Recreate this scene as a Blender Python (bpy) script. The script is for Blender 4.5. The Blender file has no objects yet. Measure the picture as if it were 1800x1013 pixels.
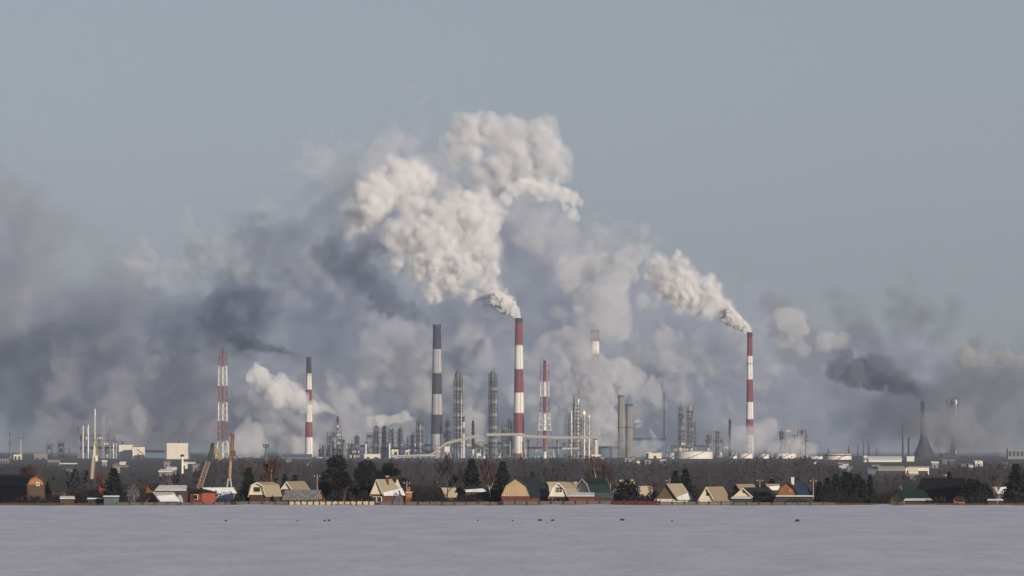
import bpy, bmesh, math, random
import numpy as np
from mathutils import Vector, Matrix

# ------------------------------------------------------------------ camera, sky, sun, exposure
SC = bpy.context.scene
COL = SC.collection
H = 8.2                      # eye height above the snow field, metres
FPX = 10000.0                # focal length in photograph pixels (1800 wide)
HORIZON = 790.0              # photograph row of the level line

cam_data = bpy.data.cameras.new('camera')
cam = bpy.data.objects.new('camera', cam_data); COL.objects.link(cam)
cam.location = (0, 0, H); cam.rotation_euler = (math.radians(90), 0, 0)
cam_data.sensor_width = 36.0; cam_data.lens = FPX / 1800 * 36
cam_data.shift_y = (HORIZON - 506.5) / 1800
cam_data.clip_start = 1.0; cam_data.clip_end = 60000
SC.camera = cam

SUN_EL, SUN_AZ = math.radians(11.5), math.radians(-34.0)   # low winter sun behind the camera, to its right
TO_SUN = Vector((-math.sin(SUN_AZ) * math.cos(SUN_EL), -math.cos(SUN_AZ) * math.cos(SUN_EL), math.sin(SUN_EL)))
world = bpy.data.worlds.new('World'); SC.world = world; world.use_nodes = True
wn = world.node_tree; bg = wn.nodes['Background']
sky = wn.nodes.new('ShaderNodeTexSky'); sky.sky_type = 'NISHITA'; sky.sun_disc = False
sky.sun_elevation = SUN_EL; sky.sun_rotation = math.pi + SUN_AZ
sky.air_density = 0.6; sky.dust_density = 0.8; sky.ozone_density = 1.7
hs = wn.nodes.new('ShaderNodeHueSaturation'); hs.inputs['Saturation'].default_value = 0.44       # pale winter sky
wn.links.new(sky.outputs[0], hs.inputs['Color']); tint = wn.nodes.new('ShaderNodeMix'); tint.data_type = 'RGBA'; tint.blend_type = 'MULTIPLY'; tint.inputs[0].default_value = 1; tint.inputs[7].default_value = (1.025, .995, 1.015, 1)
wn.links.new(hs.outputs[0], tint.inputs[6]); wn.links.new(tint.outputs[2], bg.inputs[0]); bg.inputs[1].default_value = 0.069
sun_data = bpy.data.lights.new('sun', 'SUN'); sun = bpy.data.objects.new('sun', sun_data); COL.objects.link(sun)
sun_data.energy = 4.8; sun_data.angle = math.radians(0.5); sun_data.color = (1.0, 0.865, 0.69)
sun.rotation_euler = TO_SUN.to_track_quat('Z', 'Y').to_euler()
SC.view_settings.view_transform = 'Standard'; SC.view_settings.look = 'None'
SC.view_settings.gamma = 1.0; SC.view_settings.use_curve_mapping = False
SC.view_settings.exposure = -0.04
SC.render.engine = 'CYCLES'
cy = SC.cycles
cy.max_bounces = 8; cy.diffuse_bounces = 2; cy.glossy_bounces = 2; cy.transmission_bounces = 2
cy.volume_bounces = 4; cy.transparent_max_bounces = 64
cy.use_denoising = True; cy.caustics_reflective = False; cy.caustics_refractive = False

def P(px, py, Y):
    """photograph pixel + real distance -> real place"""
    return ((px - 900.0) * Y / FPX, Y, H + (HORIZON - py) * Y / FPX)
def MX(px, Y): return (px - 900.0) * Y / FPX
def MZ(py, Y): return H + (HORIZON - py) * Y / FPX
# ------------------------------------------------------------------ smoke, steam and haze
def volume_mat(name, density, color, aniso=-0.25, absorb=None):
    m = bpy.data.materials.new(name); m.use_nodes = True
    nt = m.node_tree; nt.nodes.clear()
    out = nt.nodes.new('ShaderNodeOutputMaterial'); v = nt.nodes.new('ShaderNodeVolumePrincipled')
    v.inputs['Density'].default_value = density; v.inputs['Color'].default_value = (*color, 1)
    v.inputs['Anisotropy'].default_value = aniso
    if absorb: v.inputs['Absorption Color'].default_value = (*absorb, 1)
    nt.links.new(v.outputs[0], out.inputs['Volume'])
    m.cycles.homogeneous_volume = True
    return m

def band_noise(shape, h, lam, rng, slope=0.0, octs=1.0):
    """random field of unit deviation with wavelengths about lam metres (and down to lam / octs)"""
    n = rng.standard_normal(shape).astype(np.float32)
    f = np.fft.rfftn(n)
    kx = np.fft.fftfreq(shape[0], h)[:, None, None]; ky = np.fft.fftfreq(shape[1], h)[None, :, None]
    kz = np.fft.rfftfreq(shape[2], h)[None, None, :]
    k = np.sqrt(kx * kx + ky * ky + kz * kz) * lam
    w = np.where(k < 1, np.exp(-((1 - k) / 0.45) ** 2), np.where(k < octs, np.maximum(k, 1e-3) ** -slope, np.maximum(octs, 1) ** -slope * np.exp(-((k - octs) / (0.45 * octs)) ** 2)))
    w[0, 0, 0] = 0
    r = np.fft.irfftn(f * w, s=shape)
    return (r / (r.std() + 1e-9)).astype(np.float32)

def surface_nets(F, iso):
    ins = F < iso
    nx, ny, nz = F.shape
    c = np.zeros((nx - 1, ny - 1, nz - 1), np.int8)
    offs = [(i, j, k) for i in (0, 1) for j in (0, 1) for k in (0, 1)]
    for i, j, k in offs: c += ins[i:nx - 1 + i, j:ny - 1 + j, k:nz - 1 + k]
    act = (c > 0) & (c < 8)
    idx = np.full(c.shape, -1, np.int32)
    ci = np.argwhere(act); idx[act] = np.arange(len(ci))
    acc = np.zeros((len(ci), 3), np.float32); cnt = np.zeros(len(ci), np.float32)
    for a in range(3):
        for o in offs:
            if o[a]: continue
            q = list(o); q[a] = 1
            f0 = F[ci[:, 0] + o[0], ci[:, 1] + o[1], ci[:, 2] + o[2]] - iso
            f1 = F[ci[:, 0] + q[0], ci[:, 1] + q[1], ci[:, 2] + q[2]] - iso
            x = (f0 < 0) != (f1 < 0)
            t = np.where(x, f0 / np.where(x, f0 - f1, 1), 0)
            p = np.tile(np.array(o, np.float32), (len(ci), 1)); p[:, a] = t
            acc[x] += p[x]; cnt[x] += 1
    V = ci + acc / np.maximum(cnt, 1)[:, None]
    faces = []
    for a in range(3):
        b, d = (a + 1) % 3, (a + 2) % 3
        sl0 = [slice(None)] * 3; sl1 = [slice(None)] * 3
        sl0[a] = slice(0, -1); sl1[a] = slice(1, None)
        s0, s1 = ins[tuple(sl0)], ins[tuple(sl1)]
        for flip, ch in ((False, s0 & ~s1), (True, ~s0 & s1)):
            e = np.argwhere(ch)
            e = e[(e[:, b] > 0) & (e[:, d] > 0) & (e[:, b] < F.shape[b] - 1) & (e[:, d] < F.shape[d] - 1)]
            q = []
            for db, dd in ((1, 1), (0, 1), (0, 0), (1, 0)):
                g = e.copy(); g[:, b] -= db; g[:, d] -= dd
                q.append(idx[g[:, 0], g[:, 1], g[:, 2]])
            q = np.stack(q, 1)
            faces.append(q[:, ::-1] if flip else q)
    return V, np.concatenate(faces)

def mesh_np(name, V, Fq, smooth=True):
    me = bpy.data.meshes.new(name)
    n = Fq.shape[1]
    me.vertices.add(len(V)); me.vertices.foreach_set('co', np.ascontiguousarray(V, np.float32).ravel())
    me.loops.add(Fq.size); me.loops.foreach_set('vertex_index', np.ascontiguousarray(Fq, np.int32).ravel())
    me.polygons.add(len(Fq)); me.polygons.foreach_set('loop_start', np.arange(0, Fq.size, n, dtype=np.int32))
    if smooth: me.polygons.foreach_set('use_smooth', np.ones(len(Fq), bool))
    me.update(calc_edges=True)
    return me

def smoke(name, pts, h, mats, seed=0, lam=(60, 24), amp=(16, 6), soft=0.0, warp=0.0, thin=0.0, floor=-3.0, stretch=1.0, grow=0.0):
    """pts: (px, py, radius_px, distance) puffs; one field of joined puffs, billowed by noise, cut at one level per material"""
    rng = np.random.default_rng(seed)
    C = np.array([P(p[0], p[1], p[3]) for p in pts]); R = np.array([p[2] * p[3] / FPX for p in pts])
    pad = 3 * h + sum(amp) * 1.2 + soft * len(mats)
    lo = (C - R[:, None] * np.array([1, stretch, 1])).min(0) - pad; hi = (C + R[:, None] * np.array([1, stretch, 1])).max(0) + pad
    shape = tuple(int(v) for v in np.ceil((hi - lo) / h) + 1)
    shape = tuple(v + (v % 2) for v in shape)
    ax = [lo[i] + h * np.arange(shape[i]) for i in range(3)]
    F = np.full(shape, 1e3, np.float32); RL = np.full(shape, 1.0, np.float32)
    W = [band_noise(shape, h, lam[0] * 2.5, rng, 1.0, 3) * warp for _ in range(3)] if warp else None
    for c, r in zip(C, R):
        rr = r + pad + (2.5 * warp)
        s = []
        for i in range(3):
            e = rr * (stretch if i == 1 else 1)
            a = max(0, int((c[i] - e - lo[i]) / h)); b = min(shape[i], int((c[i] + e - lo[i]) / h) + 2)
            s.append(slice(a, b))
        s = tuple(s)
        X = ax[0][s[0]][:, None, None] - c[0]; Y = (ax[1][s[1]][None, :, None] - c[1]); Z = ax[2][s[2]][None, None, :] - c[2]
        if warp: X = X + W[0][s]; Y = Y + W[1][s]; Z = Z + W[2][s]
        Y = Y / stretch
        d = np.sqrt(X * X + Y * Y + Z * Z).astype(np.float32) - r
        # billow scales with the puff: fine near the mouth
        near = d < F[s]; F[s] = np.where(near, d, F[s]); RL[s] = np.where(near, r, RL[s])
    for l, a in zip(lam, amp):
        F -= a * np.clip(RL / (sum(amp) * 1.7), .04, 1) * (np.abs(band_noise(shape, h, l, rng, 1.2, 2.0)) - 0.55)
    if thin:
        F += thin * band_noise(shape, h, lam[0] * 3, rng, 1.0, 3.0)
    if floor is not None:
        F = np.maximum(F, (floor - ax[2])[None, None, :].astype(np.float32))
    for i in (0, -1):
        F[i] = np.maximum(F[i], 1); F[:, i] = np.maximum(F[:, i], 1); F[:, :, i] = np.maximum(F[:, :, i], 1)
    obs = []
    for k, m in enumerate(mats):
        iso = -k * soft
        G = F - iso
        for i in (0, 1, -1, -2):
            G[i] = np.maximum(G[i], 1); G[:, i] = np.maximum(G[:, i], 1); G[:, :, i] = np.maximum(G[:, :, i], 1)
        V, Q = surface_nets(G, 0.0)
        if len(Q) == 0: continue
        V = V * h + lo
        o = bpy.data.objects.new(name, mesh_np(name, V, Q)); COL.objects.link(o); o.data.materials.append(m)
        if obs: o.parent = obs[0]; o.name = 'dense_core'
        obs.append(o)
    return obs[0]

def path_puffs(ctrl, Y, seed=0, step=0.7, jit=0.35, kids=3, depth=0.0):
    """ctrl: (px, py, r) along a drifting plume -> puffs with smaller puffs round them"""
    rng = random.Random(seed); out = []
    for (x0, y0, r0), (x1, y1, r1) in zip(ctrl, ctrl[1:]):
        L = math.hypot(x1 - x0, y1 - y0); n = max(1, int(L / (step * (r0 + r1) / 2)))
        for i in range(n):
            t = i / n; r = r0 + (r1 - r0) * t
            x = x0 + (x1 - x0) * t + rng.uniform(-jit, jit) * r; y = y0 + (y1 - y0) * t + rng.uniform(-jit, jit) * r
            s = r * rng.uniform(.75, 1.05); yy = Y + depth * (x0 - ctrl[0][0] + (x1 - x0) * t) * -1 * Y / FPX + rng.uniform(-.5, .5) * r * Y / FPX
            out.append((x, y, s, yy))
            for _ in range(kids):
                a, b = rng.uniform(0, 6.283), rng.uniform(-1, 1); q = math.sqrt(1 - b * b); k = s * rng.uniform(.35, .6)
                out.append((x + s * .85 * q * math.cos(a), y + s * .85 * q * math.sin(a), k, yy + s * .85 * b * Y / FPX))
    return out
# ------------------------------------------------------------------ helpers
RNG = random.Random(7)
MATS = {}
def pmat(name, col, rough=0.8, var=0.18, scale=1.0, metal=0.0, streak=0.0, bump=0.0, col2=None, spec=0.3):
    """procedural paint / wood / stone: base colour broken by noise, optional rain streaks and a second tone"""
    if name in MATS: return MATS[name]
    m = bpy.data.materials.new(name); m.use_nodes = True; nt = m.node_tree; N = nt.nodes; L = nt.links
    b = N['Principled BSDF']; b.inputs['Roughness'].default_value = rough; b.inputs['Metallic'].default_value = metal
    b.inputs['Specular IOR Level'].default_value = spec
    tc = N.new('ShaderNodeTexCoord')
    n1 = N.new('ShaderNodeTexNoise'); n1.inputs['Scale'].default_value = scale; n1.inputs['Detail'].default_value = 5; n1.inputs['Roughness'].default_value = .6
    L.new(tc.outputs['Object'], n1.inputs['Vector'])
    fac = n1.outputs['Fac']
    if streak:
        mp = N.new('ShaderNodeMapping'); mp.inputs['Scale'].default_value = (1, 1, .05); L.new(tc.outputs['Object'], mp.inputs['Vector'])
        n2 = N.new('ShaderNodeTexNoise'); n2.inputs['Scale'].default_value = scale * 3; n2.inputs['Detail'].default_value = 4; L.new(mp.outputs[0], n2.inputs['Vector'])
        mx = N.new('ShaderNodeMix'); mx.inputs[0].default_value = streak; L.new(n1.outputs['Fac'], mx.inputs[2]); L.new(n2.outputs['Fac'], mx.inputs[3]); fac = mx.outputs[0]
    r = N.new('ShaderNodeValToRGB'); L.new(fac, r.inputs[0])
    c2 = col2 if col2 else tuple(min(1, c * (1 + var * .6)) for c in col)
    r.color_ramp.elements[0].position = .3; r.color_ramp.elements[0].color = (*[c * (1 - var) for c in col], 1)
    r.color_ramp.elements[1].position = .7; r.color_ramp.elements[1].color = (*c2, 1)
    L.new(r.outputs[0], b.inputs['Base Color'])
    if bump:
        bp = N.new('ShaderNodeBump'); bp.inputs['Strength'].default_value = .6; bp.inputs['Distance'].default_value = bump
        L.new(fac, bp.inputs['Height']); L.new(bp.outputs[0], b.inputs['Normal'])
    MATS[name] = m
    return m
def wave_mat(name, col, col2, per, axis='X', rough=.75, metal=0.0):
    """corrugated or boarded sheet: fine lines every per metres"""
    if name in MATS: return MATS[name]
    m = pmat(name, col, rough, .15, .6, metal, .4); nt = m.node_tree; N = nt.nodes; L = nt.links; b = N['Principled BSDF']
    tc = N.new('ShaderNodeTexCoord'); w = N.new('ShaderNodeTexWave'); w.bands_direction = axis; w.inputs['Scale'].default_value = .314 / per; w.inputs['Distortion'].default_value = .3
    L.new(tc.outputs['Object'], w.inputs['Vector'])
    old = b.inputs['Base Color'].links[0].from_socket
    mx = N.new('ShaderNodeMix'); mx.data_type = 'RGBA'; mx.inputs[7].default_value = (*col2, 1)
    mr = N.new('ShaderNodeMath'); mr.operation = 'MULTIPLY'; mr.inputs[1].default_value = .6; L.new(w.outputs['Fac'], mr.inputs[0])
    L.new(mr.outputs[0], mx.inputs[0]); L.new(old, mx.inputs[6]); L.new(mx.outputs[2], b.inputs['Base Color'])
    bp = N.new('ShaderNodeBump'); bp.inputs['Distance'].default_value = per * .1; L.new(w.outputs['Fac'], bp.inputs['Height']); L.new(bp.outputs[0], b.inputs['Normal'])
    return m

class MB:
    """collects boxes, tubes and polygons into one mesh"""
    def __init__(s): s.v = []; s.f = []; s.sm = []
    def add(s, vs, fs, smooth=False):
        o = len(s.v); s.v += [tuple(v) for v in vs]; s.f += [tuple(i + o for i in f) for f in fs]; s.sm += [smooth] * len(fs); return s
    def box(s, x0, x1, y0, y1, z0, z1, rz=0.0, c=None):
        vs = [(x, y, z) for z in (z0, z1) for y in (y0, y1) for x in (x0, x1)]
        if rz:
            cx, cy_ = c if c else ((x0 + x1) / 2, (y0 + y1) / 2); ca, sa = math.cos(rz), math.sin(rz)
            vs = [(cx + (x - cx) * ca - (y - cy_) * sa, cy_ + (x - cx) * sa + (y - cy_) * ca, z) for x, y, z in vs]
        return s.add(vs, [(0, 2, 3, 1), (4, 5, 7, 6), (0, 1, 5, 4), (2, 6, 7, 3), (0, 4, 6, 2), (1, 3, 7, 5)])
    def tube(s, p, q, r0, r1=None, n=6, caps=True):
        r1 = r0 if r1 is None else r1; p = Vector(p); q = Vector(q); d = q - p
        if d.length < 1e-6: return s
        d.normalize(); a = d.orthogonal().normalized(); b = d.cross(a); vs = []
        for c, r in ((p, r0), (q, r1)):
            for i in range(n):
                t = 2 * math.pi * i / n; vs.append(c + a * (r * math.cos(t)) + b * (r * math.sin(t)))
        fs = [(i, (i + 1) % n, n + (i + 1) % n, n + i) for i in range(n)]
        s.add(vs, fs, n > 6)
        if caps: s.add(vs, [tuple(range(n))[::-1], tuple(range(n, 2 * n))])
        return s
    def lathe(s, prof, cx=0, cy_=0, n=20, top=True, bottom=True):
        """prof: [(r, z)] bottom to top"""
        vs = []
        for r, z in prof:
            for i in range(n):
                t = 2 * math.pi * i / n; vs.append((cx + r * math.cos(t), cy_ + r * math.sin(t), z))
        fs = [(k * n + i, k * n + (i + 1) % n, (k + 1) * n + (i + 1) % n, (k + 1) * n + i) for k in range(len(prof) - 1) for i in range(n)]
        s.add(vs, fs, True)
        if bottom: s.add(vs[:n], [tuple(range(n))[::-1]])
        if top: s.add(vs[-n:], [tuple(range(n))])
        return s
    def ring(s, r0, r1, z0, z1, cx=0, cy_=0, n=20):
        return s.lathe([(r0, z0), (r1, z0), (r1, z1), (r0, z1), (r0, z0)], cx, cy_, n, False, False)
    def poly(s, pts, thick=None, d=(0, 0, 0)):
        """flat polygon, extruded by d when given"""
        n = len(pts)
        if d == (0, 0, 0): return s.add(pts, [tuple(range(n))])
        q = [(p[0] + d[0], p[1] + d[1], p[2] + d[2]) for p in pts]
        return s.add(list(pts) + q, [tuple(range(n)), tuple(range(n, 2 * n))[::-1]] + [(i, n + i, n + (i + 1) % n, (i + 1) % n) for i in range(n)])
    def mesh(s, name, mat):
        me = bpy.data.meshes.new(name); me.from_pydata(s.v, [], s.f); me.polygons.foreach_set('use_smooth', s.sm); me.update()
        if mat: me.materials.append(mat)
        return me
    def build(s, name, mat, parent=None):
        return link(name, s.mesh(name, mat), parent)
def link(name, me, parent=None, loc=None):
    o = bpy.data.objects.new(name, me); COL.objects.link(o)
    if parent is not None: o.parent = parent
    if loc is not None: o.location = loc
    return o
def tag(o, label=None, cat=None, group=None, kind=None):
    if label: o['label'] = label
    if cat: o['category'] = cat
    if group: o['group'] = group
    if kind: o['kind'] = kind
    return o
def thing(name, label, cat, loc, rz=0.0, group=None):
    o = bpy.data.objects.new(name, None); COL.objects.link(o); o.location = loc; o.rotation_euler = (0, 0, rz); o.empty_display_size = 1
    return tag(o, label, cat, group)
def copy_tree(o, parent=None):
    c = o.copy(); COL.objects.link(c); c.parent = parent
    for ch in o.children: copy_tree(ch, c)
    return c

# base colours
RED = pmat('red_paint', (.20, .036, .05), .6, .38, .12, 0, .6)
WHITE = pmat('white_paint', (.72, .70, .66), .6, .26, .12, 0, .6)
MAROON = pmat('sooty_shaded_maroon_paint', (.040, .028, .045), .7, .3, .12, 0, .6)  # soot at the mouths; on shaft bands, shadow put into the colour
DULL = pmat('shaded_white_paint', (.36, .36, .39), .7, .25, .12, 0, .6)  # white bands with smoke shadow mixed into the colour
BLACK = pmat('black_soot_paint', (.03, .03, .035), .7, .3, .12, 0, .5)
CONC = pmat('grey_concrete', (.24, .22, .21), .85, .2, .1, 0, .5)
STEEL = pmat('galvanised_steel', (.15, .155, .165), .5, .45, .5, .25)
ALU = pmat('bright_cladding', (.58, .56, .53), .4, .35, .4, .2)
DSTEEL = pmat('dark_steel', (.040, .042, .048), .65, .4, .5, .1)
RUST = pmat('rusty_steel', (.16, .085, .05), .8, .35, .8)
PALE = pmat('pale_panel', (.62, .58, .50), .7, .12, .15, 0, .5)
GALL = pmat('gallery_cladding', (.34, .315, .275), .75, .25, .3, 0, .6)
CREAM = pmat('cream_panel', (.66, .60, .48), .7, .12, .3, 0, .4)
TANK = pmat('tank_white', (.66, .64, .60), .55, .12, .12, 0, .6)
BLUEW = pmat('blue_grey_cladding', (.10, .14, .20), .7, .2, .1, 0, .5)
GREYW = pmat('grey_cladding', (.20, .20, .21), .75, .25, .1, 0, .5)
DARKROOF = pmat('dark_roofing', (.035, .035, .04), .8, .3, .5)
SNOWM = pmat('roof_snow', (.66, .68, .72), .7, .18, .8, 0, 0, .02)
GLASS = pmat('dark_window', (.03, .035, .045), .15, .3, 2, 0, 0, 0, None, .5)
YELLOW = pmat('yellow_paint', (.34, .26, .08), .6, .25, .3)
GREEN = pmat('green_paint', (.03, .045, .03), .6, .25, .3)
BEIGE = pmat('beige_paint', (.27, .20, .155), .6, .25, .3)
FLAME = bpy.data.materials.new('gas_flame'); FLAME.use_nodes = True
_b = FLAME.node_tree.nodes['Principled BSDF']; _b.inputs['Base Color'].default_value = (.9, .5, .2, 1); _b.inputs['Emission Color'].default_value = (1, .55, .25, 1); _b.inputs['Emission Strength'].default_value = 1.2

# ------------------------------------------------------------------ ground
def build_ground():
    xs = np.concatenate([-np.geomspace(12500, 170, 26), np.arange(-165, 166, 1.8), np.geomspace(170, 12500, 26)])
    ys = np.concatenate([np.linspace(-1200, 300, 12), np.arange(304, 900, 1.8), np.geomspace(905, 21000, 46)])
    rng = np.random.default_rng(3)
    X, Y = np.meshgrid(xs, ys)
    z = np.interp(Y, [-1200, 300, 833, 838, 848, 1000, 2500, 7000, 21000], [0, 0, 0, -.05, -1.7, -2.1, -3.0, -3.2, -3.2])
    # wind drifts, long across the view
    n = band_noise((len(ys) + len(ys) % 2, len(xs) + len(xs) % 2, 2), 1.0, 12, rng, 1.0, 6)[:len(ys), :len(xs), 0]
    z = z + n * np.interp(Y, [300, 800, 836, 860], [.004, .006, .03, .03])
    z = z + np.exp(-((Y - 836) / 4.5) ** 2) * (.09 * np.sin(X * .9 + np.sin(X * .23) * 3) * np.sin(X * .31) + .07 * np.sin(X * .13))
    V = np.stack([X, Y, z], -1).reshape(-1, 3); nx = len(xs); i = np.arange(len(ys) - 1)[:, None] * nx + np.arange(nx - 1)[None, :]
    Q = np.stack([i, i + 1, i + 1 + nx, i + nx], -1).reshape(-1, 4)
    me = mesh_np('snow_field', V, Q); o = link('snow_field', me); tag(o, kind='structure')
    m = bpy.data.materials.new('wind_blown_snow'); m.use_nodes = True; nt = m.node_tree; N = nt.nodes; L = nt.links; b = N['Principled BSDF']
    b.inputs['Roughness'].default_value = .65; b.inputs['Specular IOR Level'].default_value = .25
    tc = N.new('ShaderNodeTexCoord'); mp = N.new('ShaderNodeMapping'); mp.inputs['Scale'].default_value = (.16, .035, 1); L.new(tc.outputs['Object'], mp.inputs[0])
    n1 = N.new('ShaderNodeTexNoise'); n1.inputs['Scale'].default_value = 1.0; n1.inputs['Detail'].default_value = 8; n1.inputs['Roughness'].default_value = .62; L.new(mp.outputs[0], n1.inputs[0])
    r = N.new('ShaderNodeValToRGB'); r.color_ramp.elements[0].position = .38; r.color_ramp.elements[0].color = (.58, .63, .79, 1); r.color_ramp.elements[1].position = .65; r.color_ramp.elements[1].color = (.86, .88, .99, 1)
    mp3 = N.new('ShaderNodeMapping'); mp3.inputs['Scale'].default_value = (1.1, .22, 1); L.new(tc.outputs['Object'], mp3.inputs[0])
    n3 = N.new('ShaderNodeTexNoise'); n3.inputs['Scale'].default_value = 1.0; n3.inputs['Detail'].default_value = 6; n3.inputs['Roughness'].default_value = .75; L.new(mp3.outputs[0], n3.inputs[0])
    mixf = N.new('ShaderNodeMix'); mixf.inputs[0].default_value = .55; L.new(n1.outputs[0], mixf.inputs[2]); L.new(n3.outputs[0], mixf.inputs[3])
    L.new(mixf.outputs[0], r.inputs[0]); L.new(r.outputs[0], b.inputs['Base Color'])
    n2 = N.new('ShaderNodeTexNoise'); n2.inputs['Scale'].default_value = 1.6; n2.inputs['Detail'].default_value = 6; n2.inputs['Roughness'].default_value = .7
    mp2 = N.new('ShaderNodeMapping'); mp2.inputs['Scale'].default_value = (.5, .35, 1); L.new(tc.outputs['Object'], mp2.inputs[0]); L.new(mp2.outputs[0], n2.inputs[0])
    bp = N.new('ShaderNodeBump'); bp.inputs['Strength'].default_value = .5; bp.inputs['Distance'].default_value = .025; L.new(n2.outputs[0], bp.inputs['Height']); L.new(bp.outputs[0], b.inputs['Normal'])
    me.materials.append(m)

def build_scrubland():
    """brown brushland between the village and the plant, patched with snow"""
    xs = np.concatenate([-np.geomspace(12300, 300, 14), np.linspace(-290, 290, 30), np.geomspace(300, 12300, 14)]); ys = np.concatenate([np.linspace(856, 1000, 10), np.geomspace(1030, 20800, 40)])
    X, Y = np.meshgrid(xs, ys); z = np.interp(Y, [848, 1000, 2500, 7000, 21000], [-1.7, -2.1, -3.0, -3.2, -3.2]) + .12
    V = np.stack([X, Y, z], -1).reshape(-1, 3); nx = len(xs); i = np.arange(len(ys) - 1)[:, None] * nx + np.arange(nx - 1)[None, :]
    me = mesh_np('scrubland', V, np.stack([i, i + 1, i + 1 + nx, i + nx], -1).reshape(-1, 4)); o = link('scrubland', me); tag(o, kind='structure')
    me.materials.append(pmat('frozen_scrub_ground', (.055, .05, .05), .95, .4, .02, 0, 0, 0, (.10, .095, .095)))
# ------------------------------------------------------------------ the refinery, about 7 to 8.5 km away
GZ = -3.2                                   # ground level there
def chimney(px, top, base, wt, wb, Y, bands, label, plats=(), ladder=True, cap=True):
    s = Y / FPX; x = MX(px, Y); zt = MZ(top, Y); zb = MZ(base, Y)
    R = lambda z: (wb + (wt - wb) * (z - zb) / (zt - zb)) * s / 2
    t = thing('chimney', label, 'chimney', (x, Y, GZ))
    prev = zt
    for y, m in bands:                       # each band from the row above down to row y
        z = max(GZ, MZ(y, Y)); nm = {RED: 'red_band', WHITE: 'white_band', MAROON: 'dark_band', DULL: 'grey_band', BLACK: 'black_band', CONC: 'shaft'}.get(m, 'band')
        MB().lathe([(R(z), z - GZ), (R(prev), prev - GZ)], n=32, top=False, bottom=False).build(nm, m, t); prev = z
    if cap:
        b = MB().ring(R(zt) * .72, R(zt) * 1.07, zt - GZ - 1.2, zt - GZ + .5, n=32); b.build('rim', DSTEEL, t)
        MB().lathe([(R(zt) * .7, zt - GZ - 6), (R(zt) * .73, zt - GZ - .6)], n=24, top=False).build('flue', BLACK, t)
    if cap and RED in [m for _, m in bands]:          # soot round the mouth
        z = zt - 5.5; MB().lathe([(R(z) * 1.004, z - GZ), (R(zt) * 1.006, zt - GZ - 1.25)], n=32, top=False, bottom=False).build('soot_band', MAROON, t)
    for y in plats:
        z = MZ(y, Y) - GZ; r = R(z + GZ); b = MB().ring(r * .98, r + 1.1, z, z + .25, n=24)
        for k in (.6, 1.15): b.ring(r + 1.0, r + 1.1, z + k, z + k + .08, n=24)
        for i in range(16):
            a = i * math.pi / 8; b.tube((math.cos(a) * (r + 1.05), math.sin(a) * (r + 1.05), z), (math.cos(a) * (r + 1.05), math.sin(a) * (r + 1.05), z + 1.2), .06, n=4)
        b.build('platform', DSTEEL, t)
    if ladder:
        b = MB(); a = math.radians(-70)
        for d in (-.35, .35):
            r0, r1 = R(GZ) + .5, R(zt) + .5
            b.tube((math.cos(a) * r0 + d, math.sin(a) * r0, 0), (math.cos(a) * r1 + d, math.sin(a) * r1, zt - GZ), .09, n=4)
        b.build('ladder', DSTEEL, t)
    return t
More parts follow.
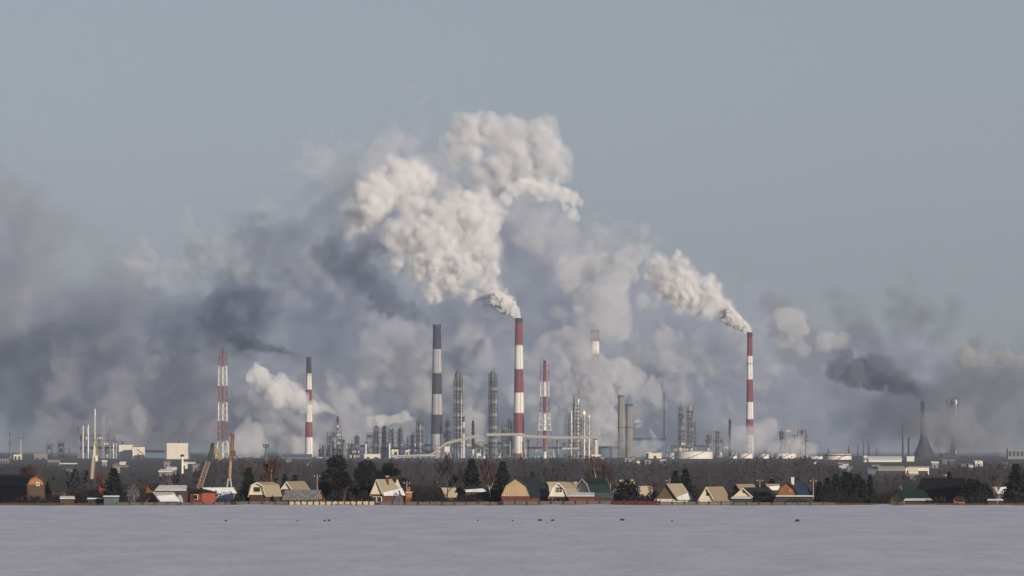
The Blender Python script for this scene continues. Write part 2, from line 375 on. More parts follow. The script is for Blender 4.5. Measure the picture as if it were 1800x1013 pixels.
def build_chimneys():
    chimney(912, 560, 797, 12.5, 20.5, 7400, [(606, RED), (650, WHITE), (690, RED), (727, WHITE), (762, RED), (797, WHITE), (830, RUST)], 'tall red and white banded chimney with thick white steam, beside the lattice flare tower', (565, 607, 650, 727, 690))
    chimney(768, 571, 790, 13.5, 21.5, 7500, [(614, MAROON), (657, DULL), (693, MAROON), (729, DULL), (763, MAROON), (840, DULL)], 'dark and grey banded chimney with shade in its paint, tallest left of the plant centre', (575, 657))  # smoke shadow on this chimney is put into its band paint
    chimney(1318, 585, 795, 9, 14, 7600, [(626, RED), (667, WHITE), (707, RED), (738, WHITE), (765, RED), (840, WHITE)], 'slim red and white chimney whose base stands in fog, right side', (589, 640, 690, 738))
    chimney(543, 628, 785, 8.5, 13.5, 7900, [(657, BLACK), (685, WHITE), (712, RED), (742, WHITE), (769, RED), (840, WHITE)], 'red and white chimney with a black top trailing thin dark smoke, left side', (660,))
    chimney(1045.5, 580, 800, 15, 20, 8100, [(600, RED), (622, WHITE), (660, RED), (700, WHITE), (726, MAROON), (760, WHITE), (840, RED)], 'red topped chimney half swallowed by smoke behind the plant', (600,))  # the maroon band is shadow on the shaft, put into the paint
    chimney(1092, 696, 803, 11.5, 13, 7900, [(840, CONC)], 'left one of two short grey concrete chimneys standing side by side', (752,), cap=True)
    chimney(1106, 711, 803, 12, 13, 7700, [(840, CONC)], 'right and shorter one of two grey concrete chimneys standing side by side', (714, 752), cap=True)
    chimney(593.5, 733, 790, 3.6, 4.4, 7600, [(740, BLACK), (747, RED), (752, WHITE), (757, RED), (790, WHITE), (840, STEEL)], 'thin little red and white stack puffing white steam', (741,))
    chimney(1622, 702, 806, 6.5, 10, 8300, [(716, BLACK), (840, DSTEEL)], 'dark chimney in murk above the cone roofed building, far right', (712,))
    chimney(1283, 738, 803, 4.5, 5.5, 8000, [(744, BLACK), (840, DSTEEL)], 'thin dark pipe stack just left of the fog bound chimney', (742,))
    chimney(1047, 772, 803, 7.0, 7.4, 7350, [(840, PALE)], 'short pale duct stack at the right end of the conveyor gallery', (), False)
    chimney(814.5, 733, 803, 4.4, 5, 7450, [(742, RED), (752, WHITE), (762, RED), (840, WHITE)], 'small red and white stack hidden behind the left tall lattice column', ())
    chimney(1597, 770, 806, 3.2, 4, 8000, [(840, DSTEEL)], 'thin dark stack with a wide cap left of the cone roofed building', (771,))
    chimney(1167.5, 690, 803, 1.6, 3, 8000, [(840, DSTEEL)], 'needle thin dark mast in front of the blue grey hall', (), False, False)
    chimney(1587, 745, 806, 2.0, 4, 8000, [(780, DSTEEL), (840, BLACK)], 'thin dark mast with a flared foot, far right', (783,), False)
    chimney(684.5, 778, 803, 3.4, 3.6, 7200, [(840, ALU)], 'short bright vent stack beside the left columns', (), False)
    chimney(643, 778, 803, 3.2, 3.4, 7200, [(840, ALU)], 'short bright vent stack right of the pipe tower', (), False)

def lattice_tower(px, top, Y, prof, bands, label, pipe_w, pipe_top):
    """prof [(row, width px)] top to bottom; bands [(row, mat)]"""
    s = Y / FPX; x = MX(px, Y); t = thing('lattice_tower', label, 'flare tower', (x, Y, GZ))
    rows = [r for r, _ in prof]; W = lambda z: np.interp(HORIZON - (z - H) / s, rows, [w for _, w in prof]) * s / 2
    prev = MZ(top, Y)
    for y, m in bands:
        z1 = max(GZ, MZ(y, Y)); n = max(1, round((prev - z1) / 9)); b = MB(); q = 0.30
        for k in range(n):
            za, zb = prev + (z1 - prev) * k / n, prev + (z1 - prev) * (k + 1) / n; wa, wb = W(za), W(zb)
            ca = [(sx * wa, sy * wa, za - GZ) for sx, sy in ((-1, -1), (1, -1), (1, 1), (-1, 1))]; cb = [(sx * wb, sy * wb, zb - GZ) for sx, sy in ((-1, -1), (1, -1), (1, 1), (-1, 1))]
            for i in range(4):
                j = (i + 1) % 4
                b.tube(ca[i], cb[i], q * 1.5, n=5); b.tube(ca[i], cb[j], q * .7, n=4); b.tube(ca[j], cb[i], q * .7, n=4); b.tube(ca[i], ca[j], q * .8, n=4)
        b.build('red_section' if m is RED else 'white_section', m, t)
        MB().lathe([(pipe_w * s / 2, z1 - GZ), (pipe_w * s / 2, prev - GZ)], n=14, top=False, bottom=False).build('flare_pipe', m, t)
        MB().box(-W(z1) * 1.12, W(z1) * 1.12, -W(z1) * 1.12, W(z1) * 1.12, z1 - GZ - .3, z1 - GZ).build('landing', m, t) if z1 > GZ + 5 else None
        prev = z1
    zt = MZ(pipe_top, Y) - GZ; z0 = MZ(top, Y) - GZ
    MB().lathe([(pipe_w * s * .35, z0 - 2), (pipe_w * s * .35, zt - 3), (pipe_w * s * .5, zt - 2.5), (pipe_w * s * .4, zt)], n=12).build('burner_tip', DSTEEL, t)
    return t
def build_towers():
    lattice_tower(391.5, 618, 7000, [(618, 11), (645, 14), (740, 15), (775, 16), (803, 24)], [(643, RED), (678, WHITE), (707, RED), (740, WHITE), (775, RED), (830, WHITE)], 'red and white lattice flare tower standing alone at left', 2.6, 611)
    lattice_tower(957.5, 641, 7100, [(641, 14), (725, 15.5), (757, 22), (808, 34)], [(670, RED), (697, WHITE), (725, RED), (757, WHITE), (790, RED), (840, WHITE)], 'red and white lattice flare tower right of the steaming banded chimney', 5.6, 634)

def column(px, top, w, Y, label, mat=None, pitch=6.5, vessel=.62, name='process_column', base=805, legs=0, ladder=True, cap=True, ringm=None):
    """slim pressure vessel ringed by service platforms, with riser pipes and a caged ladder"""
    mat = mat or STEEL; ringm = ringm or DSTEEL
    s = Y / FPX; h = MZ(top, Y) - GZ; R = w * s / 2; r = R * vessel; t = thing(name, label, 'column', (MX(px, Y), Y, GZ))
    k = RNG.uniform(.5, .7)
    MB().lathe([(r * 1.12, 0), (r * 1.12, h * .06), (r, h * .08), (r, h * k), (r * .93, h * (k + .03)), (r * .93, h - r * .9), (r * .75, h - r * .45), (r * .35, h - r * .15), (r * .1, h)], n=18).build('vessel', mat, t)
    if R - r > .4:
        b = MB().ring(r * .95, R, 0, .55, n=16)
        for z in (.95, 1.45): b.ring(R - .15, R, z, z + .2, n=16)
        for i in range(12): a = i * math.pi / 6; b.tube((math.cos(a) * (R - .06), math.sin(a) * (R - .06), 0), (math.cos(a) * (R - .06), math.sin(a) * (R - .06), 1.6), .1, n=4)
        for i in range(6): a = i * math.pi / 3; b.tube((math.cos(a) * r, math.sin(a) * r, -1.8), (math.cos(a) * R * .95, math.sin(a) * R * .95, 0), .12, n=4)
        me = b.mesh('platform', ringm); me2 = b.mesh('platform', ALU if w > 8 else ringm); n = max(2, int(h * .9 / pitch))
        for i in range(n): link('platform', me2 if i % 4 == 2 else me, t, (0, 0, h * .12 + (h * .86 - h * .12) * i / (n - 1) * 1.0 + (.5 if i % 2 else 0)))  # every fourth platform on wide columns coloured bright for sunlit glints
    if w > 7:
        pm = MB().tube((0, 0, 0), (0, 0, h * .97), .3 if w < 14 else .42, n=5).mesh('cage_post', ringm)
        for i in range(8): a = (i + .5) * math.pi / 4; link('cage_post', pm, t, (math.cos(a) * R * .97, math.sin(a) * R * .97, 0))
    for i in range(3):
        a = RNG.uniform(-2.8, -.3); rr = r + (R - r) * .4; pr = max(.22, r * .1); z1 = h * RNG.uniform(.7, .98)
        b = MB().tube((math.cos(a) * rr, math.sin(a) * rr, 0), (math.cos(a) * rr, math.sin(a) * rr, z1), pr, n=7); b.tube((math.cos(a) * rr, math.sin(a) * rr, z1), (0, 0, z1), pr, n=7); b.build('riser_pipe', RNG.choice([ALU, STEEL]), t)
    if ladder:
        b = MB(); a = RNG.choice([-2.2, -1.0, -1.6]); c, q = math.cos(a) * (R + .3), math.sin(a) * (R + .3)
        for d in (-.4, .4): b.tube((c + d, q, 0), (c + d, q, h * .93), .12, n=4)
        for z in np.arange(1, h * .93, 2.2): b.box(c - .5, c + .5, q - .5, q + .2, z, z + .1)
        b.build('caged_ladder', ringm, t)
    if cap:
        b = MB()
        for i in range(3): a = i * 2.1; b.tube((math.cos(a) * r * .5, math.sin(a) * r * .5, h - r * .6), (math.cos(a) * r * .5, math.sin(a) * r * .5, h + 2.6), .12, n=4)
        b.ring(r * .5 - .1, r * .5 + .1, h + 2.3, h + 2.6, n=10); b.build('lifting_davit', ringm, t)
    return t
def build_columns():
    for px, top, w, Y, m, lab in (
        (805.5, 652, 16.5, 7200, STEEL, 'left of two tall dark columns wrapped in platforms, next to the shaded chimney'),
        (866.5, 652, 16.5, 7250, STEEL, 'right of two tall dark columns wrapped in platforms, near the steaming chimney'),
        (738, 736, 13, 7300, STEEL, 'stout grey platform column just left of the shaded banded chimney'),
        (787, 738, 10.5, 7300, DSTEEL, 'dark stubby column between the shaded chimney and the left tall column'),
        (831.5, 739, 6.5, 7300, DSTEEL, 'slim dark column between the two tall dark columns'),
        (886, 746, 9, 7400, STEEL, 'short grey column right of the right tall dark column'),
        (896, 735, 11, 7450, BLUEW, 'dark blue grey column touching the left side of the steaming chimney'),
        (661.5, 748, 10.5, 7350, STEEL, 'leftmost of three even columns in a row near the vent stacks'),
        (675.5, 748, 9.5, 7350, STEEL, 'middle of three even columns in a row near the vent stacks'),
        (687.5, 751, 8.5, 7350, ALU, 'rightmost and brightest of three even columns in a row'),
        (704, 751, 10, 7350, STEEL, 'column standing alone right of the row of three'),
        (725, 763, 7, 7300, DSTEEL, 'low dark column leaning against the stout grey platform column'),
        (627.5, 765, 9.5, 7250, STEEL, 'pointed grey column tower left of the short vent stack'),
        (618.5, 779, 8, 7250, DSTEEL, 'low dark column at the foot of the pointed grey tower'),
        (582, 765, 7.5, 7400, STEEL, 'grey column immediately left of the thin steaming stack'),
        (604, 772, 6, 7400, DSTEEL, 'small dark column immediately right of the thin steaming stack'),
        (570, 790, 9, 7300, DSTEEL, 'squat dark vessel at the left end of the central plant'),
        (1009, 699, 5.2, 7300, STEEL, 'left of a pair of slim columns above the steel rack'),
        (1016.5, 700, 6.2, 7320, ALU, 'right and brighter of a pair of slim columns above the steel rack'),
        (1004.5, 722, 3.6, 7280, ALU, 'thin bright pipe column left of the slim pair'),
        (1197, 713, 11, 7500, STEEL, 'left of the two lattice wrapped columns behind the white tank'),
        (1213, 712, 11, 7520, ALU, 'right of the two lattice wrapped columns behind the white tank'),
        (1220.5, 735, 5, 7540, STEEL, 'slim column clinging to the right lattice wrapped column'),
        (1410, 757, 9, 7600, DSTEEL, 'dark column at the right of the grey platform block in fog'),
        (1417.5, 763, 6, 7600, DSTEEL, 'thin dark column rightmost beside the grey platform block'),
        (1374, 757, 9, 7650, BLUEW, 'bluish column at the left of the grey platform block in fog'),
        (1246, 762, 10, 8100, GREYW, 'faint grey column in haze, left of the thin dark pipe stack'),
        (1262, 756, 9, 8100, GREYW, 'faint grey column in haze close to the thin dark pipe stack'),
        (1674, 703, 13, 8300, DSTEEL, 'dark column whose head pokes out of murky smoke, far right'),
        (1680, 702, 7, 8310, ALU, 'bright slim column head beside the dark one in smoke, far right'),
    ):
        column(px, top, w, Y, lab, m, vessel=(.76 if w > 16 else .62 if w > 9 else .7), pitch=(4.6 if w > 14 else 5.2), base=805, ringm=DSTEEL)
    # the thin bright columns at far left
    for px, top, w, Y, m, lab in (
        (18.5, 757, 4.6, 7000, BEIGE, 'sunlit yellowish column at the far left edge'),
        (37, 766, 5.4, 7000, BEIGE, 'shorter sunlit column second from the left edge'),
        (138, 750, 3, 7000, DSTEEL, 'leftmost thin column of the far left cluster'),
        (146, 748, 3.6, 7000, ALU, 'second thin bright column of the far left cluster'),
        (155, 746, 3.6, 7000, ALU, 'third thin bright column of the far left cluster'),
        (167, 718, 4.0, 7000, ALU, 'tallest thin bright column of the far left cluster'),
        (182, 724, 3.4, 7000, STEEL, 'second tallest thin column of the far left cluster, dull'),
        (193.5, 741, 3.8, 7000, ALU, 'bright column near the right end of the far left cluster'),
        (199.5, 778, 3.0, 6950, ALU, 'first short bright pipe beside the white cut corner building'),
        (204.5, 779, 3.0, 6950, ALU, 'second short bright pipe beside the white cut corner building')):
        column(px, top, w, Y, lab, m, pitch=9, vessel=.72, ladder=False, cap=False)
    rg = random.Random(31)
    for k in range(34):                           # crowd of short pipes and vessels between the named columns
        px = rg.uniform(565, 1060) if k < 24 else rg.uniform(1180, 1270) if k < 29 else rg.uniform(1365, 1425); Y = rg.uniform(7150, 7600)
        o = column(px, rg.uniform(766, 795), rg.choice([2.2, 3, 3.6, 5, 6.5]), Y, 'short slim process vessel in the crowded row of equipment', rg.choice([STEEL, STEEL, ALU, DSTEEL, GALL]), pitch=6, vessel=.7, name='process_vessel', ladder=False, cap=False)
        o['group'] = 'short process vessels crowded between the columns'
    # two gas burners with small flames
    for px, top, lab in ((1027, 729, 'left burner pipe with a small orange flame over the steel rack'), (1035.5, 733, 'right burner pipe with a small orange flame over the steel rack')):
        Y = 7150; s = Y / FPX; t = thing('gas_burner', lab, 'burner', (MX(px, Y), Y, GZ)); h = MZ(top, Y) - GZ
        MB().lathe([(1.3, 0), (1.15, h * .5), (1.05, h - 3), (1.7, h - 2), (1.7, h)], n=12).build('pipe', ALU, t)
        for k in range(3): MB().ring(1.0, 2.4, h * (.55 + .15 * k), h * (.55 + .15 * k) + .4, n=12).build('platform', DSTEEL, t)
        if px < 1030: MB().lathe([(.6, h), (1.7, h + 1.2), (1.4, h + 2.6), (.5, h + 4.5), (.05, h + 5.5)], n=10).build('flame', FLAME, t)
        else: MB().lathe([(.4, h), (.9, h + .7), (.05, h + 2.2)], n=10).build('flame', FLAME, t)

def steel_frame(px0, px1, top, base, Y, depth, nx, nz, label, mat, fill=0.5, name='steel_rack', vm=None):
    s = Y / FPX; x0, x1 = MX(px0, Y), MX(px1, Y); zt = MZ(top, Y) - GZ; w = x1 - x0; t = thing(name, label, 'steel structure', ((x0 + x1) / 2, Y, GZ)); q = .35
    rng = random.Random(int(px0 * 7 + top))
    me = MB().tube((0, 0, 0), (0, 0, zt), q, n=4).mesh('post', mat); ny = 2
    for i in range(nx + 1):
        for j in range(ny): link('post', me, t, (-w / 2 + w * i / nx, depth * j / (ny - 1), 0))
    b = MB().box(-w / 2 - .6, w / 2 + .6, -.8, depth + .8, -.2, .12)
    for z in (.6, 1.15): b.box(-w / 2 - .6, w / 2 + .6, -.85, -.75, z, z + .1)
    for i in range(nx * 3 + 1): b.box(-w / 2 + w * i / (nx * 3) - .05, -w / 2 + w * i / (nx * 3) + .05, -.85, -.75, 0, 1.2)
    me = b.mesh('deck', mat)
    for k in range(1, nz + 1): link('deck', me, t, (0, 0, zt * k / nz))
    b = MB()
    for k in range(nz):
        for i in range(nx):
            if rng.random() < .45:
                xa, xb = -w / 2 + w * i / nx, -w / 2 + w * (i + 1) / nx; za, zb = zt * k / nz, zt * (k + 1) / nz
                if rng.random() < .5: xa, xb = xb, xa
                b.tube((xa, 0, za), (xb, 0, zb), q * .6, n=4)
    if b.v: b.build('bracing', mat, t)['kind'] = 'stuff'
    for k in range(nz):
        for i in range(nx):
            if rng.random() < fill:
                cx = -w / 2 + w * (i + .5) / nx; hh = zt / nz; z = hh * k; r = min(w / nx, hh) * rng.uniform(.22, .36); m = vm or rng.choice([ALU, STEEL, RUST, PALE])
                if rng.random() < .5: MB().lathe([(r * .4, z + .2), (r, z + r * .5), (r, z + hh * .75), (r * .4, z + hh * .88)], cx, depth * .45, 10).build('vessel', m, t)
                else: MB().tube((cx - w / nx * .42, depth * .4, z + hh * .45), (cx + w / nx * .42, depth * .4, z + hh * .45), r, n=10).build('exchanger', m, t)
    return t
def build_frames():
    steel_frame(988, 1042, 778, 806, 7150, 14, 6, 4, 'wide steel rack of pipes and vessels below the slim column pair', STEEL, .7, 'pipe_rack')
    steel_frame(1382, 1400, 752, 803, 7500, 14, 2, 5, 'grey platform block with pale beams rising out of fog', GALL, .3, 'platform_tower')
    steel_frame(1402, 1416, 757, 803, 7650, 10, 2, 5, 'darker platform frame behind the grey block in fog', DSTEEL, .5, 'platform_tower')
    steel_frame(1190, 1205, 715, 803, 7480, 11, 2, 9, 'lattice scaffold round the left column behind the white tank', STEEL, .15, 'platform_tower')
    steel_frame(1207, 1220, 712, 803, 7500, 11, 2, 9, 'lattice scaffold round the right column behind the white tank', STEEL, .15, 'platform_tower')
    steel_frame(700, 775, 783, 806, 7400, 18, 8, 3, 'long low equipment rack between the left columns and shaded chimney', STEEL, .6, 'pipe_rack')
    steel_frame(562, 612, 782, 806, 7450, 16, 5, 3, 'equipment rack round the foot of the thin steaming stack', STEEL, .6, 'pipe_rack')
    steel_frame(612, 640, 790, 808, 7200, 12, 4, 2, 'low equipment rack round the pointed grey tower', DSTEEL, .6, 'pipe_rack')
    steel_frame(820, 905, 778, 806, 7450, 18, 9, 3, 'equipment rack behind the conveyor gallery left of the steaming chimney', DSTEEL, .6, 'pipe_rack')
    steel_frame(137, 200, 765, 803, 7050, 14, 7, 4, 'dark steel rack among the thin columns at far left', DSTEEL, .3, 'pipe_rack')
    steel_frame(1238, 1280, 758, 803, 8150, 18, 5, 4, 'faint steel frame in haze left of the fog bound chimney', GREYW, .4, 'platform_tower')
    steel_frame(645, 700, 762, 806, 7420, 14, 6, 5, 'open pipe structure behind the row of three columns', DSTEEL, .35, 'platform_tower')
    steel_frame(716, 750, 768, 806, 7380, 14, 4, 4, 'open pipe structure round the stout grey platform column', DSTEEL, .4, 'platform_tower')
    steel_frame(778, 800, 760, 806, 7350, 12, 3, 5, 'open pipe structure left of the left tall dark column', DSTEEL, .4, 'platform_tower')
    steel_frame(880, 904, 762, 806, 7500, 12, 3, 5, 'open pipe structure behind the steaming chimney', DSTEEL, .4, 'platform_tower')
    steel_frame(1000, 1022, 738, 800, 7340, 12, 2, 7, 'slim open structure round the pair of slim columns', DSTEEL, .2, 'platform_tower')
    steel_frame(1172, 1250, 785, 806, 7300, 14, 8, 2, 'low pipe rack behind the widest white tank', STEEL, .6, 'pipe_rack')
    steel_frame(575, 600, 760, 806, 7480, 12, 3, 5, 'open pipe structure behind the thin steaming stack', DSTEEL, .4, 'platform_tower')
    steel_frame(82, 91, 782, 803, 7300, 8, 1, 3, 'first small dark frame on the left skyline', DSTEEL, .8, 'platform_tower', DSTEEL)
    steel_frame(102, 112, 777, 803, 7300, 8, 1, 3, 'second small dark frame on the left skyline, taller', DSTEEL, .8, 'platform_tower', DSTEEL)
    steel_frame(112, 122, 790, 803, 7300, 8, 1, 2, 'third small dark frame on the left skyline, lowest', DSTEEL, .8, 'platform_tower', DSTEEL)
    steel_frame(1665, 1684, 701, 806, 8350, 12, 2, 10, 'platform frame round the column heads above murky smoke, far right', DSTEEL, .3, 'platform_tower')

def block(px0, px1, top, base, Y, depth, label, wall, roof=None, rows=0, cols=0, name='industrial_building', rz=0.0, pitch=0.0, cat='building', snow=False, doors=0):
    """hall or shed: walls, overhanging roof slab (or low gable), windows and doors as parts"""
    s = Y / FPX; x0, x1 = MX(px0, Y), MX(px1, Y); w = x1 - x0; gz = min(GZ, MZ(base, Y)); h = MZ(top, Y) - gz; t = thing(name, label, cat, ((x0 + x1) / 2, Y, gz), rz)
    roof = roof or GREYW; hw = h - pitch
    MB().box(-w / 2, w / 2, 0, depth, 0, hw).build('wall', wall, t)
    if pitch:
        MB().poly([(-w / 2 - .4, -.5, hw), (w / 2 + .4, -.5, hw), (w / 2 + .4, depth / 2, hw + pitch), (-w / 2 - .4, depth / 2, hw + pitch)], d=(0, 0, .3)).build('roof_slope', SNOWM if snow else roof, t)
        MB().poly([(-w / 2 - .4, depth + .5, hw), (-w / 2 - .4, depth / 2 + .02, hw + pitch), (w / 2 + .4, depth / 2 + .02, hw + pitch), (w / 2 + .4, depth + .5, hw)], d=(0, 0, .3)).build('roof_slope', roof, t)
        for sx in (-1, 1): MB().poly([(sx * w / 2, 0, hw), (sx * w / 2, depth, hw), (sx * w / 2, depth / 2, hw + pitch)], d=(-sx * .2, 0, 0)).build('gable', wall, t)
    else:
        MB().box(-w / 2 - .4, w / 2 + .4, -.4, depth + .4, hw, hw + .5).build('roof', roof, t)
        if snow: MB().box(-w / 2 - .3, w / 2 + .3, -.3, depth + .3, hw + .5, hw + .8).build('snow_cover', SNOWM, t)
    for r in range(rows):
        for c in range(cols):
            cx = -w / 2 + w * (c + .5) / cols; cz = hw * (r + .55) / rows; ww, wh = w / cols * .3, hw / rows * .24
            o = MB().box(cx - ww, cx + ww, -.12, .1, cz - wh, cz + wh).build('window', DSTEEL, t); MB().box(cx - ww * .86, cx + ww * .86, -.16, -.08, cz - wh * .86, cz + wh * .86).build('pane', GLASS, o)
    for d in range(doors):
        cx = -w / 2 + w * (d + .5) / doors; MB().box(cx - 1.8, cx + 1.8, -.15, .1, 0, min(4.5, hw * .7)).build('door', DSTEEL, t)
    return t
def build_blocks():
    b1 = block(209, 232, 782, 806, 6600, 26, 'white building with a shaded lower face, left of the twin', PALE, GREYW, 0, 0)
    b2 = block(233.5, 254, 786, 813, 6572, 12, 'white building with dark pipework on its face, second of the pair', PALE, GREYW, 0, 0)
    b = MB()
    for x0, z0, x1, z1 in ((-2, 15, 4, 11), (4, 11, 5, 9), (-1, 4, 1, 8), (-1, 8, 3, 8), (0, 8, 0, 10.5), (-3, 3, -1, 6)): b.tube((x0, -.5, z0), (x1, -.5, z1), .35, n=6)
    b.build('pipework', RUST, b2)
    for k, cx in enumerate((-4, 0.5, 4.2)):
        MB().lathe([(.9, 0), (.9, 2.2), (1.2, 2.4), (1.2, 3)], cx, 8, 10).build('roof_vent', DSTEEL, b1 if k < 1 else b2).location.z = MZ(782 if k < 1 else 786, 6600) - GZ + .3
    b3 = block(293, 330.5, 779, 808, 6500, 14, 'large blank white panel sided building standing alone at left', PALE, BLUEW, 0, 0)
    sx = (330.5 - 293) * .65 / 2
    MB().box(-sx - 2.2, -sx - .003, .6, 13, 0, MZ(780, 6500) - GZ).build('side_wing', BLUEW, b3); MB().box(sx + .003, sx + 1.6, 1, 13, 0, MZ(781, 6500) - GZ).build('side_wing', BLUEW, b3)  # blue shade of the left wing is put into the wall colour
    MB().lathe([(.8, 0), (.8, 3)], 1, 5, 10).build('roof_vent', DSTEEL, b3).location.z = MZ(779, 6500) - GZ + .4
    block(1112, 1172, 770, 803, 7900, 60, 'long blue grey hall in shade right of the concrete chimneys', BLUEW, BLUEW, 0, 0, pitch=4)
    block(1140, 1163, 797, 808, 7000, 14, 'small sunlit cream block in front of the blue grey hall', CREAM, PALE, 0, 0, doors=1)
    block(1136, 1146, 796, 804, 7010, 10, 'cream annex at the left of the small sunlit block', CREAM, PALE, 0, 0)
    block(496, 547, 799, 810, 6800, 30, 'low hall with a dark blue roof left of the central plant', GREYW, BLUEW, 1, 8, pitch=4)
    block(1040, 1056, 800, 812, 6900, 10, 'small cream box building at the right foot of the steel rack', CREAM, PALE, 1, 2)
    block(640, 668, 799, 810, 7000, 14, 'cream shed at the foot of the row of three columns', CREAM, PALE, 0, 0, doors=2)
    block(691, 700, 791, 806, 7100, 9, 'pale pink block at the left end of the conveyor gallery', CREAM, PALE, 1, 1)
    block(713, 719, 792, 806, 7100, 9, 'narrow pale block left under the conveyor gallery', CREAM, PALE, 1, 1)
    block(838, 852, 797, 808, 7050, 14, 'pale low shed below the gallery left of the round silo', PALE, PALE, 0, 0)
    block(1543, 1592, 822, 834, 2200, 9, 'long grey cream warehouse at right, left half', CONC, GREYW, 0, 0, doors=3)
    block(1592, 1633, 822, 834, 2200, 9, 'long sunlit cream warehouse at right, right half', CREAM, GREYW, 0, 0, doors=2)
    block(1525, 1541, 822, 834, 2200, 8, 'small blue roofed shed left of the long cream warehouse', BLUEW, BLUEW, 0, 0, pitch=1.0)
    block(1527, 1585, 803, 811, 5000, 20, 'flat white roofed depot on the right skyline', PALE, PALE, 0, 0, snow=True, pitch=3.0)
    block(1518.5, 1524, 803, 811, 5000, 8, 'small white box left of the flat white roofed depot', PALE, PALE, 1, 2, snow=True)
    block(1594, 1607, 804, 812, 5200, 10, 'low white roofed shed right of the flat depot', PALE, PALE, 0, 0, snow=True)
    block(1595, 1613, 836, 860, 1450, 4, 'small cream pump house below the long warehouse', GREYW, GREYW, 1, 3, pitch=1.2)
    block(1599, 1611, 824, 838, 1452, 2.5, 'cream upper block of the pump house below the warehouse', CREAM, PALE, 1, 1, pitch=1.2)
    block(1655, 1687, 798, 810, 8200, 40, 'dark low hall reaching right from the cone roofed building', DSTEEL, DSTEEL, 0, 0)
    block(24, 37, 800, 812, 6200, 12, 'cream block below the sunlit columns at the far left edge', CREAM, PALE, 1, 2)
    block(60, 82, 798, 812, 6300, 16, 'dull grey hall on the left skyline', GREYW, GREYW, 0, 0, doors=2)
    block(84, 104, 810, 818, 3900, 10, 'low grey building below the left skyline frames', GREYW, GREYW, 0, 0, doors=2)
    block(106, 133, 817, 823, 2900, 8, 'low dark building with a thin snowy roof, left', DSTEEL, GREYW, 0, 0, snow=True)
    block(0, 14, 808, 818, 4500, 12, 'grey block cut by the left picture edge', GREYW, GREYW, 1, 3)
    block(1772, 1800, 790, 806, 6500, 16, 'murky green grey building at the right picture edge', GREYW, GREYW, 1, 4)
    for a, b, tp, Y, lab in ((628, 660, 783, 7600, 'dark blue hall behind the row of three columns'), (660, 735, 787, 7650, 'long dark blue hall behind the low equipment rack'), (740, 800, 781, 7650, 'dark blue hall behind the foot of the shaded chimney'), (800, 860, 783, 7650, 'dark blue hall between the feet of the two tall columns'), (860, 908, 778, 7650, 'tall dark blue hall left of the steaming chimney foot'), (925, 990, 786, 7650, 'dark hall behind the lattice flare tower foot'), (1045, 1085, 785, 7700, 'dark hall left of the concrete chimneys'), (560, 628, 790, 7600, 'low dark hall behind the thin steaming stack'), (1180, 1240, 783, 7800, 'dark hall behind the lattice wrapped columns'), (140, 205, 786, 7200, 'dark low hall behind the far left cluster of columns'), (255, 292, 792, 7200, 'dim mound shaped hall between the two white buildings')):
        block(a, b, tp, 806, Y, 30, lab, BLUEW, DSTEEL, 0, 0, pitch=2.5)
    # cone roofed building
    Y = 8250; s = Y / FPX; t = thing('cone_roofed_building', 'dark building with a steep cone roof at the foot of the murky chimney', 'building', (MX(1624, Y), Y, GZ))
    MB().lathe([(17 * s, 0), (17 * s, 6)], n=16, top=False).build('drum_wall', DSTEEL, t); MB().lathe([(17.6 * s, 6), (11 * s, 16), (6 * s, 30), (4.6 * s, 40)], n=16).build('cone_roof', DSTEEL, t)
def tank(px0, px1, top, base, Y, label, rail=True, redrim=False):
    s = Y / FPX; R = (px1 - px0) * s / 2; gz = min(GZ, MZ(base, Y)); h = MZ(top, Y) - gz; t = thing('storage_tank', label, 'tank', (MX((px0 + px1) / 2, Y), Y + R, gz))
    n = 28; courses = max(2, int(h / 3.2))
    for k in range(courses):                      # steel courses, each a hair narrower than the one below
        r = R - .03 * k; MB().lathe([(r, h * k / courses + .02), (r, h * (k + 1) / courses - .02)], n=48, top=False, bottom=False).build('shell_course', TANK, t)
    MB().lathe([(R * .995, 0), (R * .995, h - .1)], n=40, top=False).build('shell_core', GREYW, t)
    MB().lathe([(R * 1.005, h - .05), (R * 1.005, h + .25), (R * .5, h + R * .05), (.1, h + R * .075)], n=40, bottom=False).build('roof', TANK, t)
    if redrim: MB().ring(R * 1.001, R * 1.012, h - 1.6, h - .3, n=40).build('red_rim', RED, t)
    if rail:
        b = MB()
        for z in (.7, 1.3): b.ring(R - .1, R, h + z, h + z + .1, n=40)
        for i in range(40): a = i * math.pi / 20; b.tube((math.cos(a) * (R - .05), math.sin(a) * (R - .05), h), (math.cos(a) * (R - .05), math.sin(a) * (R - .05), h + 1.4), .06, n=4)
        b.build('guard_rail', STEEL, t)
    b = MB()
    for i in range(30):
        a = math.radians(-120 + 60 * i / 29); z = h * i / 29; b.box(math.cos(a) * (R + .7) - .6, math.cos(a) * (R + .7) + .6, math.sin(a) * (R + .7) - .6, math.sin(a) * (R + .7) + .6, z, z + .25)
    b.build('spiral_stair', DSTEEL, t)
    return t
